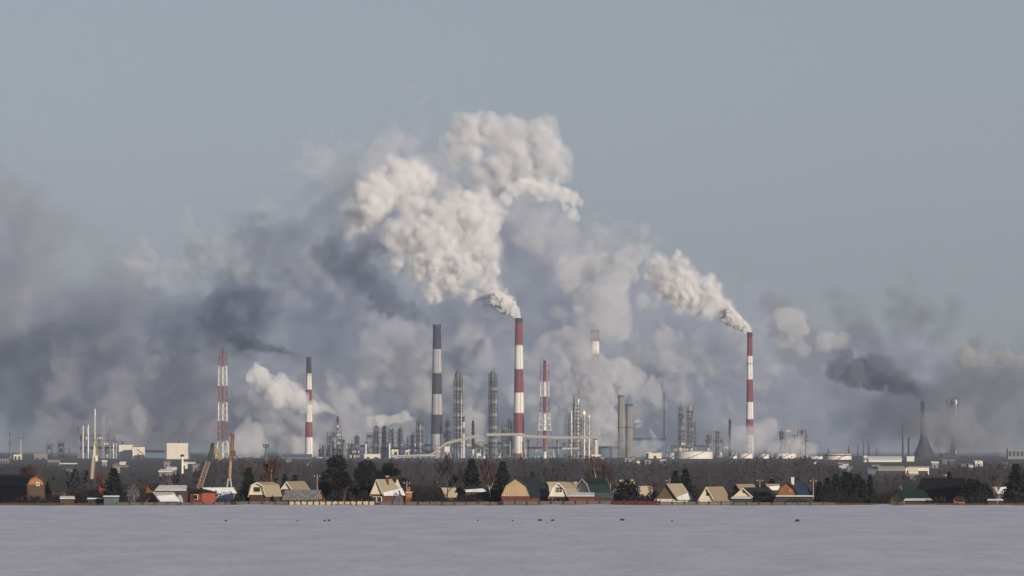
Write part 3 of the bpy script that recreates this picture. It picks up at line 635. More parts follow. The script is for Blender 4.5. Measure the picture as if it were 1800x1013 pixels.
def build_tanks():
    tank(1186, 1254, 795, 809, 6800, 'widest white storage tank, in front of the lattice wrapped columns')
    tank(1174, 1196, 797, 806, 6900, 'small pale tank left behind the widest tank')
    tank(1450, 1498.5, 799, 815, 6200, 'tall clean white storage tank with a red rim, right of centre', True, True)
    tank(1283, 1296, 797, 808, 7000, 'small white tank left of the fog bound chimney foot')
    tank(1298, 1324, 798, 807, 7000, 'white tank at the foot of the fog bound chimney')
    tank(1361, 1400, 798, 806, 7000, 'low white tank behind the wooded rise')
    tank(1421, 1447, 803, 812, 6600, 'low white tank left of the tall clean tank')
    tank(1335, 1352, 799, 806, 7000, 'small grey tank between the fog bound chimney and the wooded rise')
    tank(867, 881, 797, 812, 6900, 'round cream silo left of the steaming chimney', False)
    tank(876, 881, 789, 798, 6930, 'small white drum on top of the round silo', False)
    tank(846, 853, 783, 800, 6950, 'slim pinkish silo under the conveyor gallery', False)

def build_conveyor():
    t = thing('conveyor_gallery', 'long pale conveyor gallery climbing across the plant centre to the flare tower', 'conveyor', (MX(850, 7000), 7000, GZ)); Y0 = 7000
    pts = [(692, 803), (757, 800.5), (785, 779), (846, 764.5)]; pts2 = [(855, 764.5), (905, 763.5), (925, 767), (985, 769.5), (1044, 768.5), (1047.5, 784)]
    for seg in (pts, pts2):
        for (xa, ya), (xb, yb) in zip(seg, seg[1:]):
            a = Vector(P(xa, ya, Y0)) - Vector((MX(850, Y0), Y0, GZ)); b = Vector(P(xb, yb, Y0)) - Vector((MX(850, Y0), Y0, GZ)); n = max(1, int((b - a).length / 14)); th = 1.6
            for i in range(n):
                p = a + (b - a) * (i / n) + (b - a).normalized() * .03; q = a + (b - a) * ((i + 1) / n) - (b - a).normalized() * .03
                MB().poly([(p.x, 0, p.z - th), (q.x, 0, q.z - th), (q.x, 0, q.z + th), (p.x, 0, p.z + th)], d=(0, 5, 0)).build('gallery_section', GALL, t)
                if i % 2 == 0 and p.z > 6:
                    m = MB()
                    for sx in (-1.6, 1.6):
                        m.tube((p.x + sx * .5, 2.5, p.z - th), (p.x + sx * 1.6, 2.5, 0), .35, n=4)
                    for k in range(1, 4): m.tube((p.x - 2, 2.5, p.z * k / 4), (p.x + 2, 2.5, p.z * k / 4), .2, n=4)
                    m.build('trestle', STEEL, t)
    t = thing('pipe_bridge', 'horizontal pale pipe bridge low left of the shaded chimney', 'pipe bridge', (MX(730, 6900), 6900, GZ))
    z = MZ(801.5, 6900) - GZ; xa, xb = MX(690, 6900) - MX(730, 6900), MX(768, 6900) - MX(730, 6900)
    for k in range(4): MB().tube((xa, k * .9, z + .35 * (k % 2)), (xb, k * .9, z + .35 * (k % 2)), .4, n=8).build('pipe', ALU, t)
    MB().box(xa, xb, -.4, 3.2, z - 1.1, z - .5).build('deck', STEEL, t)
    for k in range(9): x = xa + (xb - xa) * k / 8; MB().tube((x, 1.5, 0), (x, 1.5, z - 1.1), .35, n=5).build('post', ALU, t)
    # small inclined conveyor with a pointed hopper by the gallery foot
    for px, top, lab in ((690, 790, 'pale post with a flared foot left under the gallery'), (786, 785, 'pale transfer tower where the conveyor bends upward'), (832, 790, 'small pale hopper tower under the gallery')):
        Y = 6900; t = thing('transfer_tower', lab, 'tower', (MX(px, Y), Y, GZ)); h = MZ(top, Y) - GZ
        w = 3.2 if px == 786 else 1.1
        MB().box(-w, w, 0, 2 * w, h * .55, h).build('head_house', CREAM, t)
        for sx in (-1, 1):
            for sy in (0, 1): MB().tube((sx * w * .8, sy * 2 * w, h * .55), (sx * w * 1.7, sy * 2 * w, 0), .35, n=5).build('leg', ALU, t)
        MB().lathe([(.3, h * .3), (w * .8, h * .55)], 0, w, 10).build('hopper', CREAM, t)
def build_masts():
    rng = random.Random(5)
    for i, (px, top, Y, w) in enumerate(((1508, 778, 8000, 1.4), (1518, 772, 8000, 1.2), (1527, 775, 8000, 2.0), (1456, 788, 8000, 2.2), (1492, 783, 8000, 2.4), (1541, 787, 8000, 1.2), (1770, 782, 8000, 1.6))):
        word = ['left one of three thin masts on the right skyline', 'middle and tallest of three thin masts on the right skyline', 'right one of three thin masts on the right skyline', 'faint tapering mast above the tall clean tank', 'faint mast above the right edge of the tall clean tank', 'shortest thin mast above the flat depot', 'thin dark mast in steam at the right edge'][i]
        t = thing('radio_mast', word, 'mast', (MX(px, Y), Y, GZ)); h = MZ(top, Y) - GZ; r = w * Y / FPX / 2
        MB().lathe([(r * 2.6, 0), (r * 1.2, h * .4), (r * .8, h * .7), (r * .25, h)], n=8).build('pole', DSTEEL, t)
        for k in range(3): MB().box(-r * 2.2, r * 2.2, -r * .3, r * .3, h * (.55 + .13 * k), h * (.55 + .13 * k) + .5).build('cross_arm', DSTEEL, t)
    Y = 1500; t = thing('floodlight_mast', 'thin floodlight mast above the cream gambrel house', 'lamp mast', (MX(467.5, Y), Y, -2.3)); h = MZ(781, Y) + 2.3
    MB().lathe([(.28, 0), (.14, h - .4)], n=8).build('pole', STEEL, t); MB().ring(.2, .75, h - .9, h - .7, n=10).build('platform', DSTEEL, t)
    for sx in (-.6, 0, .6): MB().box(sx - .22, sx + .22, -.5, -.2, h - .5, h - .05).build('lamp_head', DSTEEL, t)
    Y = 1400; t = thing('floodlight_mast', 'floodlight mast with two pale lamp heads right of the middle spruces', 'lamp mast', (MX(902, Y), Y, -2.3)); h = MZ(820, Y) + 2.3
    MB().lathe([(.2, 0), (.1, h - .4)], n=8).build('pole', STEEL, t); MB().box(-.6, .6, -.08, .08, h - .5, h - .4).build('cross_arm', STEEL, t)
    for sx in (-.4, .35): MB().box(sx - .26, sx + .26, -.4, -.1, h - .4, h + .25).build('lamp_head', PALE, t)
    Y = 1300; t = thing('lattice_pylon', 'dark slender power pylon left of the bare birch', 'pylon', (MX(759.5, Y), Y, -2.3)); h = MZ(815, Y) + 2.3; b = MB()
    for k in range(8):
        za, zb = h * k / 8, h * (k + 1) / 8; wa, wb = .65 * (1 - k / 8) + .05, .65 * (1 - (k + 1) / 8) + .05
        for sx in (-1, 1):
            b.tube((sx * wa, 0, za), (sx * wb, 0, zb), .06, n=4); b.tube((sx * wa, 0, za), (-sx * wb, 0, zb), .04, n=4)
    b.build('lattice', DSTEEL, t)
    for z, w in ((.62, 1.3), (.75, 1.0)): MB().box(-w, w, -.06, .06, h * z, h * z + .1).build('cross_arm', DSTEEL, t)

def build_cranes():
    def lat(b, p, q, w0, w1, r, n):
        p, q = Vector(p), Vector(q); d = (q - p).normalized(); u = Vector((0, 1, 0)); v = d.cross(u).normalized(); prev = None
        for k in range(n + 1):
            c = p + (q - p) * (k / n); w = w0 + (w1 - w0) * k / n; cs = [c + u * (w * a) + v * (w * e) for a, e in ((-1, -1), (1, -1), (1, 1), (-1, 1))]
            if prev:
                for i in range(4): b.tube(prev[i], cs[i], r, n=4); b.tube(prev[i], cs[(i + 1) % 4], r * .7, n=4); b.tube(cs[i], cs[(i + 1) % 4], r * .7, n=4)
            prev = cs
        return b
    Y = 985; s = Y / FPX; GC = -2.1
    def rel(px, py, bx, by=None): return ((px - bx) * s, 0, MZ(py, Y) - GC)
    t = thing('port_crane', 'tall crane with splayed legs and a rusty red upright boom', 'crane', (MX(403, Y), Y, GC))
    for sx in (-1, 1):
        for sy in (-1, 1): MB().tube((sx * .85, sy * .8, 0), (sx * .2, sy * .2, rel(0, 842, 0)[2]), .10, n=6).build('leg', ALU, t)
    MB().tube(rel(403, 845, 403), rel(406, 792, 403), .33, .27, n=10).build('mast', BEIGE, t)
    lat(MB(), rel(406, 812, 403), rel(409, 766, 403), .36, .22, .10, 9).build('boom', RUST, t)
    x, _, z = rel(407, 797, 403); MB().box(x, x + .7, -.4, .4, z - .5, z + .5).build('cab', RUST, t); MB().tube(rel(408.5, 770, 403), rel(409, 763, 403), .32, n=8).build('boom_head', RUST, t)
    t = thing('port_crane', 'leaning pale lattice boom of a crane with a dark green upper half', 'crane', (MX(350, Y), Y, GC))
    lat(MB(), rel(349, 862, 350), rel(366, 812, 350), .42, .34, .085, 9).build('boom', BEIGE, t); lat(MB(), rel(366, 812, 350), rel(374, 786, 350), .34, .26, .10, 6).build('upper_boom', GREEN, t)
    MB().tube(rel(371, 787, 350), rel(375, 779, 350), .26, n=6).build('boom_head', GREEN, t); MB().box(-1.0, .5, -.7, .7, 0, 1.7).build('cab', GREEN, t)
    lat(MB(), rel(376, 784, 350), rel(388, 808, 350), .24, .2, .09, 6).build('jib', YELLOW, t)
    t = thing('port_crane', 'slender pale yellow crane boom standing upright at far left', 'crane', (MX(163, Y), Y, GC))
    lat(MB(), rel(161.5, 842, 163), rel(165, 805, 163), .28, .26, .08, 7).build('mast', BEIGE, t); MB().tube(rel(161.5, 842, 163), rel(166.5, 775, 163), .24, .17, n=7).build('boom', PALE, t)
    lat(MB(), rel(167, 772, 163), rel(172, 800, 163), .14, .12, .06, 5).build('jib', YELLOW, t); MB().box(-.6, .6, -.6, .6, 0, 1.9).build('cab', GREEN, t); x, _, z = rel(167, 806, 163); MB().box(x, x + .5, -.3, .3, z - .5, z + .5).build('counterweight', PALE, t)
    for px, w, h, m, lab in ((303, .85, 3.3, RUST, 'rusty brown crane portal with splayed legs at left'), (336, .75, 2.4, STEEL, 'grey crane portal frame right of the rusty one')):
        t = thing('crane_portal', lab, 'crane', (MX(px, Y), Y, GC))
        for sx in (-1, 1): MB().tube((sx * w, 0, 0), (sx * w * .45, 0, h), .13, n=5).build('leg', m, t); MB().tube((sx * w, 1.3, 0), (sx * w * .45, 1.3, h), .13, n=5).build('leg', m, t)
        MB().box(-w * .9, w * .9, -.15, 1.45, h, h + .35).build('girder', m, t)
        if m is RUST: lat(MB(), (0, .6, h), (-.7, .6, h + 2.0), .3, .2, .07, 4).build('boom', m, t)
        else: MB().tube((-w * .4, .6, h + .3), (1.8, .6, h - .1), .08, n=5).build('boom', m, t)
    t = thing('control_tower', 'white narrow tower with a dark cap in front of the blank white building', 'tower', (MX(320.5, 2600), 2600, -3)); h = MZ(799, 2600) + 3
    MB().lathe([(.55, 0), (.5, h - 1)], n=10).build('shaft', WHITE, t); MB().lathe([(.9, h - 1), (.9, h - .1), (.3, h)], n=10).build('cap', DSTEEL, t)

def build_sheds():
    """low sheds, cabins and tanks strung along the near edge of the plant and in the scrub below it"""
    rng = random.Random(21); k = 0
    spots = [(rng.uniform(560, 1130), rng.uniform(803, 809), 6700) for _ in range(16)] + [(rng.uniform(60, 380), rng.uniform(811, 830), rng.uniform(2700, 3500)) for _ in range(12)] + [(rng.uniform(420, 560), rng.uniform(806, 823), rng.uniform(3000, 5000)) for _ in range(9)] + [(rng.uniform(1100, 1180), rng.uniform(804, 812), 5500) for _ in range(6)] + [(rng.uniform(1400, 1560), rng.uniform(812, 826), rng.uniform(3500, 5000)) for _ in range(10)] + [(rng.uniform(1640, 1790), rng.uniform(808, 822), rng.uniform(4000, 5200)) for _ in range(8)]
    for px, py, Y in spots:
        if Y != 6700: Y = min(6400, 7.9 / (py - 790) * 1e4)
        w = rng.uniform(2.5, 6.5) * (Y / 5000) ** .5; s = Y / FPX; gz = min(-2.6, MZ(py, Y) - 3)
        reg = 'at the near edge of the central plant' if Y == 6700 else 'in the scrub below the left skyline' if px < 400 else 'below the low dark blue hall' if px < 560 else 'below the concrete chimneys' if px < 1200 else 'below the tall clean tank' if px < 1600 else 'in the murk at far right'
        t = thing('small_shed', 'small low shed ' + reg, 'shed', (MX(px, Y), Y, gz), rng.uniform(-.3, .3), 'small sheds ' + reg); h = MZ(py, Y) - gz; d = w * .7
        MB().box(-w / 2, w / 2, 0, d, 0, h).build('wall', rng.choice([PALE, GREYW, GREYW, CONC, DSTEEL]), t)
        MB().poly([(-w / 2 - .3, -.3, h + .01), (w / 2 + .3, -.3, h + .01), (w / 2 + .3, d + .3, h + .7), (-w / 2 - .3, d + .3, h + .7)], d=(0, 0, .35)).build('roof', rng.choice([SNOWM, GREYW, CONC]), t)
        MB().box(-w * .2, w * .05, -.1, .1, 0, h * .6).build('door', DSTEEL, t)
# ------------------------------------------------------------------ the dacha village, about 850 to 950 m away
VZ = -1.75
WOODTAN = wave_mat('pale_boards', (.54, .41, .25), (.40, .29, .17), .3, 'X')
WOODBR = pmat('brown_boards', (.075, .045, .032), .8, .3, 1.5, 0, .7)
WOODOR = pmat('orange_boards', (.30, .13, .05), .75, .3, 1.2, 0, .6)
BRICKR = pmat('red_brown_wall', (.14, .05, .034), .8, .25, 1.5, 0, .3)
REDW = pmat('red_painted_wall', (.30, .07, .045), .7, .2, 1.0, 0, .5)
CREAMW = pmat('cream_wall', (.72, .67, .53), .75, .1, .8, 0, .4)
WHITEW = pmat('white_wall', (.76, .73, .68), .75, .1, .8, 0, .4)
YELW = pmat('yellow_wall', (.55, .44, .22), .75, .15, .8, 0, .4)
TANR = wave_mat('tan_sheet_roof', (.37, .32, .235), (.30, .26, .19), .22, 'Y', .6)
TANR2 = wave_mat('brown_sheet_roof', (.30, .24, .17), (.24, .19, .13), .22, 'Y', .7)
GRNR = wave_mat('dark_green_roof', (.011, .024, .020), (.008, .018, .016), .25, 'Y', .55)
TEALR = wave_mat('black_teal_roof', (.016, .024, .028), (.010, .017, .02), .25, 'Y', .6)
BLUR = wave_mat('blue_roof', (.020, .040, .085), (.014, .030, .066), .25, 'Y', .5)
BLKR = wave_mat('black_roof', (.02, .019, .02), (.014, .013, .014), .25, 'Y', .7)
GREYR = pmat('grey_shingle_roof', (.22, .20, .19), .85, .3, 2.5, 0, 0, .03, (.42, .42, .44))
MARF = pmat('maroon_fence', (.09, .02, .025), .8, .3, 2)
GREYF = pmat('weathered_fence', (.13, .11, .095), .85, .35, 2, 0, .6)
CREAMF = pmat('cream_fence', (.50, .42, .28), .8, .3, 2, 0, .6)
DARKF = pmat('dark_fence_post', (.045, .04, .04), .85, .3, 2)
TEALW = pmat('grey_teal_wall', (.085, .11, .12), .8, .2, 1)
TARP = pmat('blue_tarpaulin', (.08, .14, .30), .6, .3, 1.2, 0, 0, .05, (.5, .55, .62))

def prof_house(name, label, px0, px1, px2, ypeak, yeave, ybase, Y, gable, roof, base=None, kind='gable', th=32, knee=None, window=None, chim=None, snow=0.0, boards=False, left=False, over=.35, hip=0.0, winm=None, round_win=False, group=None, lowwin=False):
    """gable seen between columns px0 and px1, roof side from px1 to px2 (left=True mirrors it); rows give heights"""
    th = th * .55 if th < 45 else th; s = Y / FPX; a = math.radians(th); sg = -1 if left else 1
    w = abs(px1 - px0) * s / math.cos(a); L = max(2.5, abs(px2 - px1) * s / math.sin(a)); cx = (px0 + px1) / 2
    zp, ze, zb = MZ(ypeak, Y) - VZ, MZ(yeave, Y) - VZ, MZ(ybase, Y) - VZ
    t = thing(name, label, 'house', (MX(cx, Y), Y, VZ), -a * sg, group)       # local -y is the gable face, +y the ridge direction
    # after turning by -a the gable normal (0,-1) points to the front left and the +x eave faces front right
    ox = .0
    if kind == 'gambrel':
        k = knee or .62; kx = w * .5 * .68; kz = ze + (zp - ze) * k
        prof = [(-w / 2, ze), (-kx, kz), (0, zp), (kx, kz), (w / 2, ze)]
    else: prof = [(-w / 2, ze), (0, zp), (w / 2, ze)]
    full = [(-w / 2 + .02, zb)] + [(x, z) for x, z in prof] + [(w / 2 - .02, zb)] if zb < ze - .05 else prof
    # upper gable wall
    if boards:
        n = boards; xs = [-w / 2 + w * i / n for i in range(n + 1)]; pz = lambda x: np.interp(x, [p[0] for p in prof], [p[1] for p in prof]); inner = [p[0] for p in prof[1:-1]]
        MB().poly([(x, .03, z) for x, z in prof], d=(0, .1, 0)).build('gable_backing', WOODBR, t)
        for i in range(n):
            xa, xb = xs[i] + .012, xs[i + 1] - .012; cut = [x for x in inner if xa < x < xb]
            top = [(x, pz(x)) for x in [xa] + cut + [xb]]
            MB().poly([(xa, 0 - .01 * (i % 3), ze)] + [(xb, 0 - .01 * (i % 3), ze)] + [(x, 0 - .01 * (i % 3), z) for x, z in top[::-1]], d=(0, .04, 0)).build('gable_board', gable, t)
    else: MB().poly([(x, 0, z) for x, z in prof], d=(0, .12, 0)).build('gable_wall', gable, t)
    MB().poly([(x, L - .12, z) for x, z in prof], d=(0, .12, 0)).build('rear_gable', gable, t)
    MB().box(-w / 2 + .05, w / 2 - .05, .06, L - .05, 0, ze - .003).build('lower_wall', base or gable, t)  # dark brown bases also carry the shade between houses in their colour
    # roof sheets, one per slope, overhanging front and eaves
    for (xa, za), (xb, zb_) in zip(prof, prof[1:]):
        d = Vector((xb - xa, 0, zb_ - za)).normalized(); nrm = Vector((-d.z, 0, d.x)); oa = over if (xa, za) == prof[0] else 0; ob = over if (xb, zb_) == prof[-1] else 0
        p = Vector((xa, 0, za)) - d * oa; q = Vector((xb, 0, zb_)) + d * ob; up = nrm * .10; h0 = hip * L if hip else 0
        lo0, lo1 = -over * .7, L + over * .5
        pa = (p.x, lo0, p.z); qa = (q.x, lo0, q.z); pb = (p.x, lo1, p.z); qb = (q.x, lo1, q.z)
        if hip:                                       # far end of the ridge drawn in
            if zb_ > za: qb = (q.x, lo1 - h0, q.z)
            else: pb = (p.x, lo1 - h0, p.z)
        o = MB().poly([pa, qa, qb, pb], d=(up.x, up.y, up.z)).build('roof_slope', roof, t)
        if snow and (zb_ < za or kind != 'gambrel'):
            f = snow; e = q if zb_ < za else p; i_ = p if zb_ < za else q; m_ = e + (i_ - e) * f; u2 = nrm * .2
            MB().poly([(m_.x + up.x, lo0 + .15, m_.z + up.z), (e.x + up.x, lo0 + .1, e.z + up.z), (e.x + up.x, lo1 - .15, e.z + up.z), (m_.x + up.x + (i_ - m_).x * .3, lo1 - .4, m_.z + up.z + (i_ - m_).z * .3)], d=(u2.x * .5, 0, u2.z * .5)).build('snow_patch', SNOWM, t)
    # barge boards along the front edge
    for (xa, za), (xb, zb_) in zip(prof, prof[1:]):
        MB().poly([(xa, -over * .7 - .02, za - .14), (xb, -over * .7 - .02, zb_ - .14), (xb, -over * .7 - .02, zb_ + .06), (xa, -over * .7 - .02, za + .06)], d=(0, -.05, 0)).build('barge_board', gable if gable in (WHITEW, CREAMW) else WOODBR, t)
    if window:
        wx, wy, ww, wh = window                       # centre and half sizes in photo pixels
        c = (wx - cx) * s / math.cos(a); z = MZ(wy, Y) - VZ; hw, hh = ww * s / math.cos(a), wh * s
        if round_win:
            o = MB().tube((c, -.08, z), (c, .02, z), hw, n=14).build('window', WHITEW, t); MB().tube((c, -.11, z), (c, -.05, z), hw * .7, n=14).build('pane', GLASS, o)
        else:
            o = MB(); 
            for xa, xb, za, zb2 in ((-hw, hw, hh * .8, hh), (-hw, hw, -hh, -hh * .8), (-hw, -hw * .85, -hh * .8, hh * .8), (hw * .85, hw, -hh * .8, hh * .8)): o.box(c + xa, c + xb, -.09, .02, z + za, z + zb2)
            o = o.build('window', winm or WHITEW, t)
            MB().box(c - hw * .84, c + hw * .84, -.05, -.02, z - hh * .79, z + hh * .79).build('pane', GLASS, o)
            MB().box(c - hw * .05, c + hw * .05, -.08, -.055, z - hh * .79, z + hh * .79).build('muntin', winm or WHITEW, o); MB().box(c - hw * .84, c + hw * .84, -.085, -.081, z - hh * .06, z + hh * .06).build('muntin', winm or WHITEW, o)
    if lowwin:
        for k in (-.22, .2):
            o = MB().box(w * k - .35, w * k + .35, -.06, .06, ze - 1.25, ze - .35).build('window', WHITEW, t); MB().box(w * k - .28, w * k + .28, -.09, -.05, ze - 1.18, ze - .42).build('pane', GLASS, o)
    if chim:
        x, ytop = chim; zc = MZ(ytop, Y) - VZ
        MB().box(w * .12, w * .12 + .35, L * x, L * x + .35, zp - .9, zc).build('chimney', BRICKR if name != 'blue_roofed_house' else WHITEW, t); MB().box(w * .12 - .06, w * .12 + .41, L * x - .06, L * x + .41, zc, zc + .08).build('chimney_cap', WHITEW, t)
    return t
def lean_to(label, px0, px1, ytop, ybot, Y, roof, wall, name='porch_roof', d=2.2, drop=.7, rz=-.3, cat='porch', snow=True):
    s = Y / FPX; w = (px1 - px0) * s; zt = MZ(ytop, Y) - VZ; t = thing(name, label, cat, (MX((px0 + px1) / 2, Y), Y, VZ), rz)
    MB().poly([(-w / 2, 0, zt - drop), (w / 2, 0, zt - drop), (w / 2 * .9, d, zt), (-w / 2 * .9, d, zt)], d=(0, 0, .08)).build('roof_sheet', roof, t)
    if snow: MB().poly([(-w / 2 + .1, .08, zt - drop + .085), (w / 2 - .1, .08, zt - drop + .085), (w / 2 * .85, d - .1, zt + .06), (-w / 2 * .85, d - .1, zt + .06)], d=(0, 0, .1)).build('snow_cover', SNOWM, t)
    MB().box(-w / 2 + .2, w / 2 - .2, .3, d - .1, 0, zt - drop - .01).build('wall', wall, t)
    return t
def build_village():
    H_ = prof_house
    H_('dark_barn', 'big dark barn with an orange brown gable at the far left edge', 48, 79, -14, 836, 852, 863, 880, WOODOR, BLKR, WOODBR, 'gambrel', 40, window=(66, 851, 3, 3.5), left=True)
    H_('dark_cottage', 'dark unlit cottage right of the big dark barn', 80, 92, 116, 845, 862, 874, 905, WOODBR, BLKR, None, 'gable', 50)
    lean_to('low snow roofed shed by the field, right of the dark barn', 104, 133, 874, 880, 852, WOODBR, WOODBR, 'garden_shed', 1.8, .35, .1, 'shed')
    lean_to('flat roofed grey teal shed below the left spruce', 180, 211, 873, 887, 846, TEALW, TEALW, 'garden_shed', 2.4, .1, .05, 'shed')
    lean_to('low dark lean to attached left of the grey teal shed', 152, 182, 877, 887, 848, TEALW, DARKF, 'garden_shed', 2.0, .12, .05, 'shed')
    H_('small_house', 'tiny red orange house gable left of the left spruce', 173, 185, 195, 850, 856, 866, 930, REDW, BLKR, None, 'gable', 40)
    H_('small_house', 'little orange boarded gable house behind the red shed roof', 256, 271, 282, 850, 860, 872, 920, WOODOR, BLKR, None, 'gable', 42)
    lean_to('long pale snowy roof between the orange gable and the red house', 271, 328, 855, 866, 912, GREYR, WOODBR, 'long_shed', 3.0, .75, -.08, 'shed')
    H_('red_shed', 'low red gabled shed with a snowy grey roof by the field', 259, 281, 313, 866, 880, 884, 868, REDW, GREYR, WOODBR, 'gable', 48, snow=.55)
    # red house with a hip roof
    Y = 872; s = Y / FPX; t = thing('red_house', 'bright red flat fronted house with a dark hipped roof', 'house', (MX(345, Y), Y, VZ), -.62)
    zt, ze = MZ(861, Y) - VZ, MZ(866.5, Y) - VZ; w, d = 2.35, 3.2
    MB().box(-w / 2, w / 2, 0, d, 0, ze).build('wall', REDW, t)
    c = [(-w / 2 - .25, -.25), (w / 2 + .25, -.25), (w / 2 + .25, d + .25), (-w / 2 - .25, d + .25)]; r0, r1 = (0, d * .3), (0, d * .7)
    for pts in ([(*c[0], ze), (*c[1], ze), (*r0, zt)], [(*c[1], ze), (*c[2], ze), (*r1, zt), (*r0, zt)], [(*c[2], ze), (*c[3], ze), (*r1, zt)], [(*c[3], ze), (*c[0], ze), (*r0, zt), (*r1, zt)]): MB().poly(pts, d=(0, 0, .08)).build('roof_slope', BLKR, t)
    o = MB().box(-.45, .35, -.07, .02, ze - 1.05, ze - .25).build('window', WHITEW, t); MB().box(-.36, .26, -.11, -.06, ze - .96, ze - .34).build('pane', GLASS, o)
    for k in range(10): MB().box(w / 2 + .003, w / 2 + .03, d * k / 10 + .01, d * (k + 1) / 10 - .01, 0, ze - .03).build('board', REDW, t)
    H_('long_hangar', 'long low pale roofed building behind the red house', 352, 362, 413, 857.5, 866, 876, 930, GREYR, GREYR, GREYR, 'gable', 60, snow=.8)
    # tarpaulin heaps
    def heap(px, ytop, wpx, Y, label, m=TARP, name='tarpaulin_heap', n=9, seed=1):
        rng = random.Random(seed); t = thing(name, label, 'tarpaulin', (MX(px, Y), Y, VZ)); h = MZ(ytop, Y) - VZ; w = wpx * Y / FPX / 2
        vs = []; 
        for i in range(n + 1):
            for j in range(n + 1):
                u, v = i / n * 2 - 1, j / n * 2 - 1; r = max(0, 1 - (abs(u) ** 2.2 + abs(v) ** 2.2)); vs.append((u * w, v * w * .7 + w * .7, h * min(1, r ** .5 * 1.1) * rng.uniform(.85, 1.05)))
        MB().add(vs, [(i * (n + 1) + j, (i + 1) * (n + 1) + j, (i + 1) * (n + 1) + j + 1, i * (n + 1) + j + 1) for i in range(n) for j in range(n)]).build('sheet', m, t)
        return t
    heap(316, 872, 14, 870, 'small dark blue tarpaulin pile left of the red house', TARP, seed=2)
    heap(396, 866, 38, 880, 'crumpled blue and white tarpaulin heap right of the red house', TARP, seed=3)
    H_('gambrel_house', 'cream fronted gambrel house with a dark window and tan roof', 438, 467, 491, 848.5, 870, 874, 872, CREAMW, TANR, WOODBR, 'gambrel', 36, .78, window=(452, 860.5, 5.4, 4), winm=WOODBR)
    t = thing('covered_boat', 'blue boat under a snowy cover beside the cream gambrel house', 'boat', (MX(493, 862), 862, VZ), -.1)
    hull = []
    for u in np.linspace(-1, 1, 9):
        wd = (1 - abs(u) ** 2.6) * .75 + .03; hull.append([(u * 1.35, -wd, 1.05 + .12 * u * u), (u * 1.3, -wd * .55, .62), (u * 1.3, wd * .55, .62), (u * 1.35, wd, 1.05 + .12 * u * u)])
    vs = [p for r in hull for p in r]; MB().add(vs, [(i * 4 + j, (i + 1) * 4 + j, (i + 1) * 4 + j + 1, i * 4 + j + 1) for i in range(8) for j in range(3)]).build('hull', TARP, t)
    cov = [[(r[0][0], r[0][1] * 1.04, r[0][2] + .01), (r[0][0], 0, r[0][2] + .32), (r[3][0], r[3][1] * 1.04, r[3][2] + .01)] for r in hull]; vs = [p for r in cov for p in r]
    MB().add(vs, [(i * 3 + j, (i + 1) * 3 + j, (i + 1) * 3 + j + 1, i * 3 + j + 1) for i in range(8) for j in range(2)]).build('snowy_cover', SNOWM, t)
    for x in (-.7, .7): MB().box(x - .08, x + .08, -.5, .5, 0, .66).build('trestle', WOODBR, t)
    H_('small_house', 'white triangular gable with a brown tan roof behind the cream gambrel house', 495, 514, 541, 847, 860, 870, 925, WHITEW, TANR2, WOODBR, 'gable', 40)
    H_('shingle_cottage', 'grey shingled low cottage with snow on its roof, left of the pines', 556, 567, 508, 862, 877, 884, 866, WOODOR, GREYR, WOODBR, 'gable', 50, left=True)
    H_('tan_roofed_house', 'red brown house with a cream gable and wide tan roof, right of the pines', 652, 674, 708, 843, 869, 872, 872, CREAMW, TANR, BRICKR, 'gable', 38, chim=(.35, 838), snow=.2, hip=.35, lowwin=True)
    t = thing('brick_stack', 'narrow orange brick stove stack with a snowy lid right of the tan roofed house', 'stack', (MX(719, 875), 875, VZ)); MB().box(-.45, .45, 0, .8, 0, MZ(866, 875) - VZ).build('shaft', WOODOR, t); MB().box(-.2, .2, .1, .5, MZ(866, 875) - VZ + .003, MZ(856, 875) - VZ).build('flue', REDW, t); MB().box(-.55, .55, -.1, .9, MZ(866, 875) - VZ + .001, MZ(865, 875) - VZ).build('ledge', SNOWM, t)
    H_('small_house', 'low tan roofed cottage between the brown thicket and the snow edged dark house', 772, 783, 801, 858, 872, 880, 905, TANR, TANR, WOODBR, 'gable', 50)
    H_('snow_edged_house', 'dark house with a bright snow edge along its roof, below the middle spruce', 803, 818, 853, 855.5, 864, 876, 880, WOODBR, BLKR, None, 'gable', 55, snow=.3)
    H_('boarded_barn', 'big barn with a pale boarded gambrel gable and black teal roof', 881, 935, 966, 840, 872.5, 876, 866, WOODTAN, TEALR, BRICKR, 'gambrel', 27, .60, boards=14, over=.25)
    H_('gambrel_house', 'tan roofed house hidden between the boarded barn and the white gambrel', 957, 968, 1018, 848, 868, 876, 900, TANR, TANR, BRICKR, 'gambrel', 58)
    H_('gambrel_house', 'white gambrel gable house with a four pane window and red ground floor', 966, 998, 1017, 849, 873, 876, 868, WHITEW, TANR, BRICKR, 'gambrel', 30, .58, window=(983, 861, 6, 5), winm=CREAMW, lowwin=True)
    lean_to('snow covered porch roof right of the white gambrel house', 997, 1046, 868, 877, 862, WOODBR, BRICKR, 'porch_roof', 2.4, .5, -.12)
    H_('green_roofed_house', 'dark green gambrel roofed house with a narrow white gable', 1012, 1039, 1072, 842, 868, 874, 885, WHITEW, GRNR, WOODBR, 'gambrel', 48, .60)
    lean_to('blue grey porch roof below the dark green roof', 1040, 1078, 867, 878, 863, TEALW, WOODBR, 'porch_roof', 2.0, .7, -.15, snow=False)
    H_('tan_roofed_house', 'pale tan house half hidden behind the rounded pine', 1080, 1098, 1122, 844, 862, 876, 905, TANR2, TANR, WOODBR, 'gable', 42)
    H_('tan_roofed_house', 'lower tan roofed house right of the rounded pine', 1113, 1121, 1141, 855, 875, 882, 885, TANR2, TANR, WOODBR, 'gable', 58)
